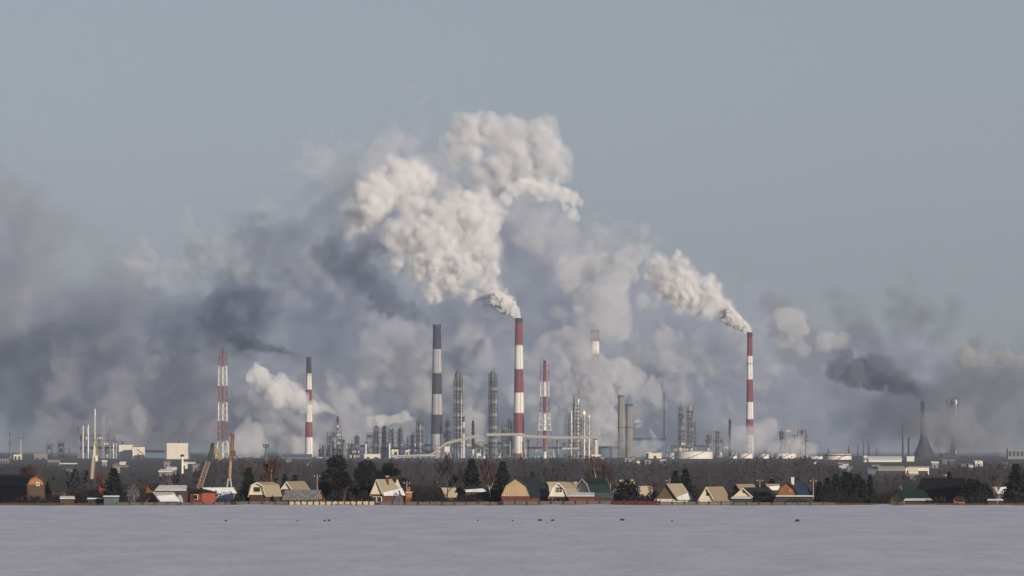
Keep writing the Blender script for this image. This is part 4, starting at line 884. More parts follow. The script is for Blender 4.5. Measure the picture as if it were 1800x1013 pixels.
    H_('a_frame_house', 'large tan roofed A frame house with a dark brown gable', 1154, 1190, 1218, 851, 877, 879, 868, pmat('grey_brown_boards', (.13, .095, .07), .8, .3, 1.5, 0, .7), TANR, CREAMW, 'gable', 36, snow=.18)
    H_('a_frame_house', 'small A frame house with a pale yellow gable and tan roof', 1229, 1256, 1286, 856.5, 879, 882, 870, CREAMW, TANR2, None, 'gable', 38, window=(1245, 868.5, 2.6, 3), winm=WOODBR)
    H_('black_roofed_house', 'low black roofed house with a cream triangular gable', 1290, 1324, 1372, 858, 874, 876, 874, CREAMW, BLKR, WOODBR, 'gable', 40, window=(1308.5, 864.5, 1.8, 2), winm=WOODBR)
    H_('small_house', 'grey tan hut behind the cream triangular gable', 1291, 1299, 1328, 852, 858, 870, 930, TANR2, TANR2, WOODBR, 'gable', 55)
    H_('small_house', 'small pinkish hut left behind the blue roofed house', 1342, 1352, 1372, 851.5, 860, 872, 915, BRICKR, TANR2, WOODBR, 'gable', 50, snow=.5)
    H_('blue_roofed_house', 'orange boarded gambrel house with a bright blue roof', 1366, 1404, 1430, 847, 872, 875, 868, WOODOR, BLUR, WOODBR, 'gambrel', 34, .58, window=(1388, 863.5, 1.8, 2), round_win=True, chim=(.05, 840))
    H_('tent_roofed_hut', 'yellow triangular gable of a low hut with a dark green roof', 1566, 1588, 1636, 862, 878, 881, 868, YELW, GRNR, None, 'gable', 46)
    H_('small_house', 'dark house with a pale gable tip behind the yellow triangular hut', 1580, 1590, 1640, 855, 866, 878, 900, CREAMW, TEALR, WOODBR, 'gable', 55)
    H_('dark_house', 'large dark house with one orange gable edge at right', 1686, 1706, 1637, 841, 860, 874, 880, WOODOR, BLKR, WOODBR, 'gable', 50, left=True, chim=(.5, 836))
    H_('tiny_shed', 'tiny brown shed with a cream triangular gable by the field, right', 1676, 1688, 1694, 874, 879, 886, 850, WOODOR, BLKR, None, 'gable', 40)
    H_('long_house', 'long house with a snowy roof at the far right edge', 1744, 1752, 1812, 857, 866, 876, 890, CREAMW, GREYR, TEALW, 'gable', 68, snow=.9)
    lean_to('low dark shed with a snowy ledge right of the orange edged dark house', 1735, 1765, 879, 884, 852, WOODBR, DARKF, 'garden_shed', 1.6, .15, .0, 'shed')
    lean_to('low snowy roof in front of the yellow triangular hut', 1588, 1640, 878, 884, 858, WOODBR, DARKF, 'garden_shed', 1.8, .25, -.05, 'shed')
    lean_to('low bluish snowy roof between the pale yellow A frame and black roofed house', 1284, 1322, 875, 882, 858, TEALW, DARKF, 'garden_shed', 1.6, .2, -.05, 'shed')
    lean_to('low dark shed with a snow ledge under the blue roofed house', 1363, 1432, 872.5, 880, 858, WOODBR, DARKF, 'garden_shed', 1.2, .12, .0, 'shed')
    # fences along the field edge
    def fence(label, px0, px1, ytop, ybot, Y, pm, bm_, step=21, solid=True, rails=2):
        s = Y / FPX; x0, x1 = MX(px0, Y), MX(px1, Y); zt = MZ(ytop, Y); t = thing('garden_fence', label, 'fence', (x0, Y, -.25)); n = max(1, round((px1 - px0) / step)); h = zt + .25; rng = random.Random(int(px0))
        pme = MB().box(-.06, .06, -.12, 0, -.2, h * 1.12).mesh('post', pm)
        W = (x1 - x0) / n; bw = .16; per = max(3, int(W / bw)); bme = MB().box(0, W / per * .93, .02, .05, -.1, h).mesh('picket', bm_)
        for i in range(n + 1): o = link('post', pme, t, (W * i, 0, 0)); o.rotation_euler = (0, rng.uniform(-.04, .04), 0); o.scale = (1, 1, rng.uniform(.92, 1.12))
        if solid:
            b = MB()
            for i in range(n):
                b = MB()
                for k in range(per):
                    hh = h * rng.uniform(.9, 1.02); b.box(W * i + W * k / per, W * i + W * k / per + W / per * .9, .02 + rng.uniform(0, .012), .05, -.1, hh)
                o = b.build('picket_panel', bm_, t); o['kind'] = 'stuff'
        for r in range(rails): MB().box(-.05, x1 - x0 + .05, .052, .09, h * (.25 + .5 * r), h * (.25 + .5 * r) + .08).build('rail', pm, t)
    fence('dark weathered fence in front of the red house', 318, 436, 883, 888, 842, DARKF, GREYF)
    fence('thin grey fence with dark posts in front of the cream gambrel house', 415, 508, 881.5, 888, 841, DARKF, GREYF, 22, True)
    fence('bright cream picket fence with dark posts below the pines', 508, 660, 881.5, 888, 841, DARKF, CREAMF, 11)
    fence('low brown fence piece right of the tan roofed house', 668, 735, 882, 888, 842, DARKF, GREYF)
    fence('dark garden fence left of the boarded barn', 735, 884, 882, 888, 842, DARKF, GREYF, 22)
    fence('grey fence with dark posts in front of the boarded barn', 884, 1076, 880.5, 888, 841, DARKF, GREYF, 22)
    fence('dark maroon board fence below the rounded pine', 1076, 1160, 880.5, 888, 841, MARF, MARF, 21)
    fence('low brown fence in front of the large A frame house', 1160, 1290, 881.5, 888, 841, DARKF, GREYF, 23)
    fence('dark fence along the field in front of the black roofed house', 1290, 1470, 883, 889, 842, DARKF, GREYF, 24)
    fence('dark fence along the field at far left', -10, 160, 884, 889, 842, DARKF, WOODBR, 24)
    fence('dark fence along the field left of the red shed', 206, 318, 883, 889, 843, DARKF, GREYF, 22)
    fence('dark fence along the field at far right', 1470, 1815, 884.5, 890, 842, DARKF, WOODBR, 26)
    # poles
    for px, top, Y, lab in ((557.5, 834, 880, 'pale leaning utility pole left of the pines'), (715, 846, 885, 'utility pole beside the orange stove stack'), (764.5, 845, 900, 'short pale utility pole by the brown thicket'), (1429.5, 842, 872, 'pale utility pole at the right corner of the blue roof'), (1335.5, 842, 900, 'pale utility pole above the black roof'), (1177, 842, 905, 'short pale pole left of the twin spruces')):
        t = thing('utility_pole', lab, 'pole', (MX(px, Y), Y, VZ)); h = MZ(top, Y) - VZ
        o = MB().lathe([(.13, 0), (.09, h)], n=8).build('shaft', BEIGE, t); MB().box(-.5, .5, -.05, .05, h - .45, h - .35).build('cross_arm', WOODBR, t)
        for sx in (-.42, .42): MB().lathe([(.04, h - .35), (.06, h - .25), (.03, h - .18)], sx, 0, 6).build('insulator', WHITEW, t)
    # dark clods lying on the snow
    rng = random.Random(11)
    for i, (px, py, w, word) in enumerate(((397, 915.5, 5, 'leftmost'), (523, 915.5, 4, 'second from the left'), (570.5, 915.5, 5, 'left of a close pair'), (578.5, 915, 5.5, 'right of a close pair'), (949, 915, 7.5, 'wide flat'), (971, 915, 6, 'upright'), (1094, 914.5, 7.5, 'single wide'), (1181, 916, 4, 'tiny pale'), (1401.5, 916, 8, 'rightmost wide'), (840, 915, 3.5, 'tiny faint'), (901, 915, 3.5, 'small round'))):
        Y = H / ((py + 1 - HORIZON) / FPX); s = Y / FPX; r = w * s / 2; t = thing('dark_clod', word + ' dark clod on the snow field', 'clod', (MX(px, Y), Y, 0), 0, 'dark clods on the snow'); b = bmesh.new(); bmesh.ops.create_icosphere(b, subdivisions=2, radius=r)
        for v in b.verts: k = rng.uniform(.7, 1.2); v.co = (v.co.x * k, v.co.y * k * .7, max(-.05, v.co.z * k * .75 + r * .25))
        me = bpy.data.meshes.new('clod'); b.to_mesh(me); me.materials.append(pmat('dark_soil', (.03, .027, .025), .9, .4, 4)); link('lump', me, t)
        m = MB()
        for _ in range(7): a = rng.uniform(0, 6.28); m.tube((math.cos(a) * r * .4, math.sin(a) * r * .3, 0), (math.cos(a) * r * 1.1, math.sin(a) * r * .8, r * rng.uniform(.6, 1.3)), .012, n=3)
        m.build('dry_stalks', pmat('dry_stalk', (.08, .06, .04), .9), t)
# ------------------------------------------------------------------ trees
def leafmat(name, c, var=.4):
    m = pmat(name, c, .85, var, 1.3, 0, 0, 0, tuple(x * 1.5 for x in c)); return m
NEEDLE = leafmat('spruce_needles', (.011, .014, .012)); PINEN = leafmat('pine_needles', (.012, .0135, .0105)); BARK = pmat('dark_bark', (.09, .065, .05), .9, .4, 3); PBARK = pmat('pine_bark', (.20, .10, .05), .9, .3, 2)
BIRCH = pmat('birch_bark', (.55, .50, .44), .8, .45, 2.2, 0, .3); TWIG = pmat('bare_twigs', (.085, .060, .052), .9, .3, 2); TWIGR = pmat('reddish_twigs', (.11, .062, .048), .9, .3, 2); SCRUB = pmat('brown_scrub', (.020, .017, .015), .9, .4, 1.5); FROST = pmat('frosted_twigs', (.15, .15, .165), .9, .35, 2)
def np_tris(tris, name, mat):
    V = np.asarray(tris, np.float32).reshape(-1, 3); Q = np.arange(len(V), dtype=np.int32).reshape(-1, 3); me = mesh_np(name, V, Q, False); me.materials.append(mat); return me
def spruce_meshes(seed, h=6.0, spread=.2):
    rng = np.random.default_rng(seed); T = []
    z = h * .06
    while z < h * .985:
        u = z / h; R = h * spread * (1 - u) ** .85 * rng.uniform(.8, 1.12) + .05; n = int(7 + 10 * (1 - u)); a0 = rng.uniform(0, 6.28)
        for i in range(n):
            a = a0 + i * 6.283 / n + rng.uniform(-.25, .25); r = R * rng.uniform(.65, 1.12); d = np.array([np.cos(a), np.sin(a), 0]); side = np.array([-d[1], d[0], 0]); droop = rng.uniform(.12, .38)
            p0 = np.array([0, 0, z]); steps = 5
            for k in range(steps):
                t0, t1 = k / steps, (k + 1) / steps
                q0 = p0 + d * r * t0 + np.array([0, 0, -droop * r * t0 + .15 * r * t0 ** 2]); q1 = p0 + d * r * t1 + np.array([0, 0, -droop * r * t1 + .15 * r * t1 ** 2]); wd = r * .30 * (1 - t0 * .75) + .04
                for sg in (-1, 1):
                    tip = q0 * .3 + q1 * .7 + side * sg * wd * rng.uniform(.6, 1.2) + np.array([0, 0, rng.uniform(-.18, .02) * (wd + .2)])
                    T.append([q0, q1 + d * .02, tip])
                T.append([q0 + side * wd * .3, q0 - side * wd * .3, q1 + np.array([0, 0, -rng.uniform(.05, .22)])])
                for _ in range(3):
                    c = q0 + (q1 - q0) * rng.uniform(0, 1) + side * wd * rng.uniform(-.8, .8); e = rng.standard_normal(3) * .10; e[2] *= .3; T.append([c - e, c + e, c + d * rng.uniform(-.02, .14) + np.array([0, 0, -rng.uniform(.14, .38) * (.5 + (1 - u))])])
        z += h * .036 * rng.uniform(.8, 1.2)
    tr = MB().lathe([(h * .02, 0), (h * .012, h * .5), (.01, h)], n=6)
    return np_tris(T, 'crown', NEEDLE), tr.mesh('trunk', BARK)
def pine_meshes(seed, h=8.0, blobs=None, R=2.3, mat=None, density=420):
    """trunk, limbs and many small needle tufts gathered in uneven clumps"""
    rng = np.random.default_rng(seed); tr = MB(); pts = [np.array([0, 0, 0.])]
    for k in range(1, 7): pts.append(np.array([rng.uniform(-.12, .12) * k * .4, rng.uniform(-.12, .12) * k * .4, h * .92 * k / 6]))
    for k in range(6): tr.tube(pts[k], pts[k + 1], h * .022 * (1 - k / 6.5), h * .022 * (1 - (k + 1) / 6.5), n=7)
    T = []
    if blobs is None:
        blobs = []
        for k in range(13):
            zz = h * rng.uniform(.38, .95); a = rng.uniform(0, 6.28); rr = R * (1.05 - abs(zz / h - .6) * 1.3) * rng.uniform(.25, .95); blobs.append((np.cos(a) * rr, np.sin(a) * rr, zz, rng.uniform(.55, 1.0) * R * .45))
    for bx, by, bz, br in blobs:
        c = np.array([bx, by, bz]); k = min(5, max(1, int(bz / h * 6) - 1)); tr.tube(pts[k], c, h * .008, .015, n=5)
        n = int(density * (br / 1.0) ** 1.6)
        d = rng.standard_normal((n, 3)); d /= np.linalg.norm(d, axis=1)[:, None]; rad = br * rng.uniform(.35, 1.12, n) ** .6; p = c + d * rad[:, None] * np.array([1.15, 1.15, .72])
        for q, dd in zip(p, d):
            u = rng.standard_normal(3); u /= np.linalg.norm(u); v = np.cross(u, dd); ln = rng.uniform(.10, .24); T.append([q - u * ln * .5, q + u * ln * .5, q + dd * ln * .9 + v * ln * .4]); T.append([q - v * ln * .5, q + v * ln * .4, q + dd * ln * .7 + u * ln * .4])
    return np_tris(T, 'crown', mat or PINEN), tr.mesh('trunk', PBARK)
def bare_meshes(seed, h=7.0, spread=.5, tm=None, bm_=None, levels=4, thick=.014, up=.55, trunks=1):
    """leafless tree: tapering limbs that fork down to hair-thin twigs"""
    rng = random.Random(seed); tr = MB(); tw = MB()
    def grow(p, d, L, r, lev):
        n = 3 if lev < 2 else 2; q = p
        for k in range(n):
            nd = (d + Vector((rng.uniform(-.16, .16), rng.uniform(-.16, .16), rng.uniform(-.02, .12)))).normalized(); e = q + nd * (L / n); r1 = r * (1 - .22 * (k + 1) / n * 1.4)
            (tr if lev <= 1 else tw).tube(q, e, max(.020, r * (1 - .22 * k / n * 1.4)), max(.014, r1), n=5 if lev <= 1 else 3, caps=False); q = e; d = nd
            if lev < levels and (lev > 0 or k >= 1 or True):
                for _ in range(rng.choice((2, 3)) if lev else rng.choice((2, 3, 4))):
                    if lev == 0 and k == 0: continue
                    a = rng.uniform(0, 6.28); s_ = Vector((math.cos(a), math.sin(a), 0)); cd = (d * up + s_ * spread * rng.uniform(.6, 1.2) + Vector((0, 0, .25))).normalized(); grow(q, cd, L * rng.uniform(.36, .58), r1 * rng.uniform(.38, .55), lev + 1)
        if lev < levels: grow(q, d, L * .5, r * .6, lev + 1)
    for k in range(trunks): grow(Vector((k * .35 - trunks * .15, rng.uniform(-.2, .2), 0)), Vector((rng.uniform(-.12, .12) * trunks, rng.uniform(-.1, .1), 1)), h * .62, h * thick, 0)
    return tw.mesh('crown', bm_ or TWIG), tr.mesh('trunk', tm or BARK)
def bush_mesh(seed, w, h, d, n=900, mat=None, ln=.35):
    rng = np.random.default_rng(seed); T = []
    for _ in range(n):
        x = rng.uniform(-1, 1); y = rng.uniform(-1, 1); hh = h * max(.12, (1 - abs(x) ** 2.4)) * rng.uniform(.3, 1.05); p = np.array([x * w, y * d, hh * rng.uniform(.25, .95)]); u = np.array([rng.uniform(-.5, .5), rng.uniform(-.3, .3), 1.0]); u /= np.linalg.norm(u); L = ln * rng.uniform(.5, 1.3); s = np.array([rng.uniform(.03, .08), rng.uniform(-.06, .06), 0])
        T.append([p - s, p + s, p + u * L]); a = rng.uniform(-1, 1, 3) * ln * .6; T.append([p - s * .8, p + s * .8, p + a])
    return np_tris(T, 'crown', mat or SCRUB)
def plant(name, label, cat, meshes, px, top, Y, h0, rz=0.0, sx=1.0, group=None, gz=VZ):
    """stand a tree so that its top reaches the given row"""
    t = thing(name, label, cat, (MX(px, Y), Y, gz), rz, group); k = (MZ(top, Y) - gz) / h0
    for me in meshes:
        if me: o = link(me.name.split('.')[0], me, t); o.scale = (k * sx, k * sx, k)
    return t
def build_trees():
    sp = [spruce_meshes(s, 6.0, sp_) for s, sp_ in ((1, .21), (2, .18), (3, .24))]
    for i, (px, top, Y, v, sx, lab) in enumerate((
        (200, 820, 880, 0, 1.05, 'dark spruce above the grey teal shed at left'), (437.5, 819.5, 885, 1, 1.0, 'narrow dark spruce left of the cream gambrel house'),
        (501, 831, 1000, 1, .8, 'little dark spruce behind the white triangular gable, left one'), (519, 833, 1000, 1, .9, 'little dark spruce behind the white triangular gable, right one'),
        (829, 803.5, 890, 0, .82, 'tall pointed spruce left of the middle, above the snow edged house'), (884, 810, 885, 2, .86, 'tall spruce just left of the boarded barn'),
        (936, 827, 960, 1, .75, 'small dark spruce tip above the boarded barn roof'), (1188, 825, 900, 0, .9, 'left one of the twin spruces behind the large A frame house'), (1205, 822.5, 905, 2, .85, 'right and taller one of the twin spruces behind the large A frame'),
        (1486, 827, 885, 1, 1.1, 'tallest spruce in the dark clump right of the blue roof'), (1470, 832, 880, 2, .9, 'spruce left of the tallest one in the dark clump'), (1495, 830, 890, 0, .9, 'spruce close right of the tallest one in the dark clump'), (1508, 831, 880, 1, 1.1, 'fourth spruce of the dark clump right of the blue roof'), (1455, 838, 875, 2, .9, 'low spruce at the left end of the dark clump'), (1529, 834, 885, 1, .8, 'narrow spruce at the right end of the dark clump'), (1518, 842, 872, 2, .8, 'low spruce inside the right half of the dark clump'), (1441, 846, 872, 2, .8, 'lowest spruce at the foot of the blue roofed house'),
        (1786, 814, 880, 2, 1.0, 'big dark spruce at the right picture edge'), (1806, 822, 890, 0, 1.1, 'dark spruce cut by the right picture edge'), (1668, 829, 905, 2, .8, 'dark spruce tip behind the large dark house'), (1357, 841, 960, 2, 1.3, 'low rounded dark fir behind the pinkish hut'),
        (35, 846, 1000, 1, 1.1, 'dim spruce behind the big dark barn'), (132, 822, 1050, 1, 1.0, 'dim spruce behind the low snow roofed shed'), (152, 825, 1060, 1, 1.0, 'dim narrow spruce left of the upright crane boom'))):
        plant('spruce_tree', lab, 'spruce', sp[v], px, top, Y, 6.0, i * 1.3, sx * 1.75, 'spruces among the houses')
    # the big pines by the tan roofed house
    big = [pine_meshes(4, 8.0, [(0.2, 0, 7.4, 1.0), (-.5, .3, 7.0, .8), (.9, -.2, 6.6, .75), (0, 0, 6.2, 1.0), (-1.3, 0, 5.4, .7), (-2.0, .2, 5.0, .45), (.6, .4, 5.3, .9), (1.3, -.3, 5.0, .7), (-.7, -.5, 4.6, .9), (-1.7, .3, 3.6, .8), (.3, .6, 3.9, 1.0), (1.5, .2, 3.7, .9), (-.9, 0, 3.0, .9), (.8, -.4, 2.8, .9), (-1.9, -.3, 2.6, .6)], 2.4, density=560), pine_meshes(5, 7.5, [(0, 0, 6.8, 1.0), (-.9, .2, 6.1, .9), (1.0, 0, 6.2, .9), (0, .5, 5.4, 1.2), (-1.5, 0, 4.9, .9), (1.6, .2, 4.9, .9), (-.5, -.6, 4.2, 1.2), (1.0, -.4, 3.9, 1.1), (-1.6, .3, 3.4, 1.0), (1.9, 0, 3.4, .8), (0, .4, 2.8, 1.2), (-1.0, -.3, 2.1, 1.0), (1.2, .3, 2.2, 1.0)], 2.4, density=560), pine_meshes(6, 7.0, None, 1.9, density=560)]
    for px, top, Y, v, lab in ((590, 801, 885, 0, 'tallest ragged pine with a flat lobed crown left of the tan roofed house'), (644, 809.5, 882, 1, 'broad dense pine just left of the tan roofed house'), (688, 814, 900, 2, 'pine behind the tan roofed house'), (672, 826, 915, 2, 'lower pine between the broad pine and the tan roofed house'), (612, 836, 880, 2, 'small pine filling the gap between the two big pines'), (571, 846, 888, 2, 'low pine at the left foot of the tallest pine')):
        plant('pine_tree', lab, 'pine', big[v], px, top, Y, (8.0, 7.5, 7.0)[v] * 1.0, v + px * .01, 1.0)
    rd = pine_meshes(9, 3.6, [(0, 0, 3.1, .6), (-.4, 0, 2.6, .7), (.5, .1, 2.6, .7), (0, -.2, 2.0, 1.0), (-.9, .1, 1.6, .7), (.9, 0, 1.7, .7), (1.4, .1, 1.6, .45), (-.4, .2, 1.1, .9), (.6, -.1, 1.1, .9)], 1.4, density=620)
    plant('pine_tree', 'small rounded pine in front of the pale tan house', 'pine', rd, 1103, 843, 868, 3.6); plant('pine_tree', 'dark rounded pine right of the orange edged dark house', 'pine', rd, 1709, 842, 875, 3.6, 1.0, 1.25); plant('pine_tree', 'dark low pine at the right of the murky houses', 'pine', rd, 1730, 850, 880, 3.6, 2.0, 1.1)
    # leafless trees
    bt = [bare_meshes(11, 7.0, .5, BIRCH, TWIGR, 4, .012), bare_meshes(12, 7.0, .38, BIRCH, TWIG, 4, .011, .8), bare_meshes(13, 6.0, .6, BARK, TWIG, 4, .014, .5), bare_meshes(14, 6.5, .45, BIRCH, TWIGR, 4, .010, .8, 2)]
    hs = [max(v.co.z for m in ms for v in m.vertices) for ms in bt]
    for i, (px, top, Y, v, sx, lab) in enumerate(((787, 799, 895, 0, 1.25, 'bare white birch with reddish twigs right of the power pylon'), (467, 803, 900, 3, 1.2, 'bare birch pair behind the cream gambrel house'), (452, 812, 930, 2, 1.1, 'bare twiggy tree left of the birch pair'), (1057, 800, 900, 1, .9, 'tall bare birch behind the dark green roof'), (1064, 812, 895, 1, .9, 'second bare birch right behind the dark green roof'), (1075, 818, 890, 0, .7, 'reddish bare birch beside the pale tan house'), (1046, 822, 940, 2, .9, 'bare grey tree left of the tall birch'), (1153, 832, 880, 1, .9, 'leaning bare white birch left of the large A frame'), (1142, 838, 890, 2, 1.0, 'bare tree between the rounded pine and the large A frame'), (851, 812, 920, 2, 1.0, 'bare grey tree between the two tall spruces'), (864, 806, 940, 3, .8, 'second bare grey tree between the two tall spruces'), (806, 812, 930, 2, 1.0, 'bare tree behind the reddish birch'), (602, 858, 850, 1, .6, 'small pale birch trunk at the foot of the tallest pine'), (1752, 838, 852, 1, .8, 'thin pale birch in front of the long house at right'), (1440, 832, 890, 2, .9, 'bare tree at the right end of the blue roof'), (300, 828, 1000, 2, .9, 'bare tree behind the long snowy shed roof'), (42, 815, 950, 3, 1.0, 'dim bare tree behind the big dark barn'), (70, 822, 960, 2, 1.0, 'dim bare tree right of the big dark barn peak'), (180, 826, 950, 3, .8, 'dim bare tree left of the left spruce'), (1745, 826, 930, 2, 1.0, 'dim bare tree behind the long house at right'), (1630, 842, 950, 2, 1.0, 'dim bare tree left of the large dark house'), (620, 862, 852, 2, .7, 'low bare sapling under the broad pine'))):
        plant('bare_tree', lab, 'tree', bt[v], px, top, Y, hs[v], i * 1.7, sx, 'leafless trees among the houses')
    for i, (px, top, wpx, Y, m, lab) in enumerate(((762, 857, 80, 872, SCRUB, 'broad rounded brown thicket left of the snow edged dark house'), (233, 850, 40, 885, FROST, 'frosty grey bush right of the left spruce'), (697, 866, 34, 858, FROST, 'frosted shrub in front of the tan roofed house'), (590, 860, 56, 860, SCRUB, 'brown undergrowth at the foot of the pines'), (865, 858, 56, 875, SCRUB, 'dark thicket between the snow edged house and the barn'), (1146, 862, 40, 875, SCRUB, 'dark scrub left of the large A frame'), (1222, 862, 26, 885, SCRUB, 'dark scrub between the two A frames'), (420, 868, 40, 866, SCRUB, 'dark scrub at the foot of the narrow spruce'), (1480, 860, 110, 862, SCRUB, 'dark scrub along the foot of the spruce clump'), (140, 858, 70, 880, SCRUB, 'dark scrub right of the low snow roofed shed'), (50, 868, 110, 860, SCRUB, 'dark scrub in front of the big dark barn'), (1720, 862, 60, 866, SCRUB, 'dark scrub right of the tiny shed'), (1650, 872, 50, 856, SCRUB, 'dark scrub in front of the large dark house'), (1548, 868, 40, 868, SCRUB, 'dark scrub left of the yellow triangular hut'), (1342, 872, 60, 862, SCRUB, 'low scrub in front of the black roofed house'), (247, 872, 26, 862, SCRUB, 'low dark bush left of the red shed'), (1780, 874, 60, 856, SCRUB, 'low dark bush in front of the long house at right'), (20, 862, 60, 895, SCRUB, 'dark hedge against the big dark barn'), (180, 862, 60, 900, SCRUB, 'dark hedge behind the grey teal shed'), (215, 868, 40, 858, SCRUB, 'dark low hedge right of the grey teal shed'), (545, 870, 40, 876, SCRUB, 'dark hedge left of the cream picket fence'), (640, 862, 50, 864, SCRUB, 'dark undergrowth under the broad pine'), (820, 868, 90, 858, SCRUB, 'dark low hedge in front of the snow edged dark house'), (1120, 868, 60, 858, SCRUB, 'dark low hedge beside the rounded pine'), (1300, 864, 50, 895, SCRUB, 'dark scrub behind the black roofed house'), (1400, 876, 80, 852, SCRUB, 'dark low hedge in front of the blue roofed house'), (1500, 848, 80, 890, SCRUB, 'tall dark scrub inside the spruce clump'), (1590, 872, 60, 895, SCRUB, 'dark scrub behind the yellow triangular hut'), (1690, 852, 60, 900, SCRUB, 'dark scrub behind the large dark house'), (1760, 852, 60, 905, SCRUB, 'dark scrub behind the long house at right'), (100, 866, 60, 870, SCRUB, 'dark scrub between the dark cottage and the crane'), (1000, 800, 1, 880, None, None))):
        if not lab: continue
        h = MZ(top, Y) - VZ; t = thing('bush', lab, 'bush', (MX(px, Y), Y, VZ)); link('crown', bush_mesh(40 + i, wpx * Y / FPX / 2, h, .9, int(40 * wpx + 900), m), t)
        b = MB(); rg = random.Random(i)
        for _ in range(7): x = rg.uniform(-.8, .8) * wpx * Y / FPX / 2; b.tube((x, 0, 0), (x + rg.uniform(-.3, .3), rg.uniform(-.3, .3), h * .7), .03, .012, n=4)
        b.build('stems', BARK, t)['kind'] = 'stuff'
    # the leafless wood beyond the village: nobody could count it
    prof = [(-100, 815), (60, 818), (120, 828), (190, 834), (335, 838), (360, 808), (480, 805), (520, 812), (560, 812), (610, 808), (700, 809), (800, 810), (900, 806), (1050, 806), (1090, 812), (1170, 815), (1230, 812), (1300, 811), (1340, 805), (1420, 804), (1440, 812), (1470, 822), (1540, 836), (1640, 836), (1670, 818), (1900, 812)]
    rng = np.random.default_rng(77); TA = []; TB = []
    for Y in np.concatenate([np.arange(1010, 1300, 36), np.arange(1300, 2000, 50)]):
        W = .1 * Y; n = int(2 * W / 1.1)
        for x in rng.uniform(-W, W, n):
            px = 900 + x / Y * FPX; top = np.interp(px, [p[0] for p in prof], [p[1] for p in prof]) + rng.exponential(3.0) - 3.0 + 7.0 * max(-.35, math.sin(px * .031 + Y * .7) * math.sin(px * .0113 + Y * .31)); gz = np.interp(Y, [848, 1000, 2500], [-1.7, -2.1, -3.0]); zt = H + (HORIZON - top) * Y / FPX; h = zt - gz; T = TB if math.sin(px * .023 + Y * .013) + math.sin(px * .061 - Y * .021) + rng.uniform(-1.1, 1.1) > .75 else TA
            if h < .8: continue
            h *= rng.uniform(.7, 1.0); y = Y + rng.uniform(-20, 20); lean = rng.uniform(-.08, .08); base = np.array([x, y, gz]); tip = base + np.array([lean * h, 0, h]); w = .05 + .008 * h
            T.append([base - [w, 0, 0], base + [w, 0, 0], tip])
            for k in range(13):
                f = rng.uniform(.22, .95); p = base + (tip - base) * f; a = rng.uniform(0, 6.28); L = h * rng.uniform(.12, .30) * (1.15 - f); q = p + np.array([math.cos(a) * L * .75, math.sin(a) * L * .75, L * rng.uniform(.5, 1.1)]); ww = .035 + .012 * L
                T.append([p - [ww, 0, 0], p + [ww, 0, 0], q]); m = (p + q) / 2; q2 = m + np.array([rng.uniform(-.5, .5), rng.uniform(-.5, .5), rng.uniform(.1, .6)]) * L; T.append([m - [.03, 0, .02], m + [.05, 0, .02], q2])
                # fine spray of twigs
                c = q + rng.uniform(-.3, .3, 3) * L; T.append([c - [.24, 0, .05], c + [.22, .05, -.06], c + [rng.uniform(-.2, .2), 0, rng.uniform(.2, .5)]])
    for T, c, lab in ((TA, (.036, .036, .046), 'dark grey leafless wood behind the village'), (TB, (.050, .046, .052), 'paler grey brown leafless trees scattered through the wood')):
        o = link('bare_wood', np_tris(T, 'bare_wood', pmat('bare_wood_twigs_%d' % len(MATS), c, .95, .5, .02))); tag(o, lab, 'wood', None, 'stuff')

def build_edge_grass():
    """dry weeds and crusted snow lumps along the far edge of the field"""
    rng = np.random.default_rng(91); T = []
    for x in rng.uniform(-80, 80, 2600):
        y = rng.uniform(833, 842); z = np.interp(y, [833, 838, 848], [0, -.05, -1.7]); k = .5 + .5 * math.sin(x * .7) * math.sin(x * .19)
        for _ in range(3):
            h = rng.uniform(.08, .42) * k + .05; b = np.array([x + rng.uniform(-.15, .15), y, z]); T.append([b - [.02, 0, 0], b + [.02, 0, 0], b + [rng.uniform(-.12, .12), 0, h]])
    o = link('dry_grass', np_tris(T, 'dry_grass', pmat('dry_weed', (.10, .075, .05), .9, .4, .3))); tag(o, 'dry weeds along the far edge of the snow field', 'grass', None, 'stuff')

def build_undergrowth():
    """dark brush filling the gardens between and behind the houses"""
    rng = np.random.default_rng(92); T = []
    for px in rng.uniform(-20, 1820, 9000):
        Y = rng.uniform(925, 1000); x = MX(px, Y); top = 858 + 5 * math.sin(px * .05) + 4 * math.sin(px * .021 + 1) + rng.exponential(3); h = max(.4, MZ(top, Y) + 2.0); b = np.array([x, Y, -2.0])
        for _ in range(5):
            p = b + [rng.uniform(-.4, .4), 0, h * rng.uniform(.2, .95)]; T.append([p - [rng.uniform(.08, .2), 0, .1], p + [rng.uniform(.08, .2), 0, 0], p + [rng.uniform(-.2, .2), 0, rng.uniform(.2, .5)]])
        T.append([b - [.05, 0, 0], b + [.05, 0, 0], b + [rng.uniform(-.3, .3), 0, h]])
    o = link('undergrowth', np_tris(T, 'undergrowth', SCRUB)); tag(o, 'dark garden brush behind the houses', 'undergrowth', None, 'stuff')
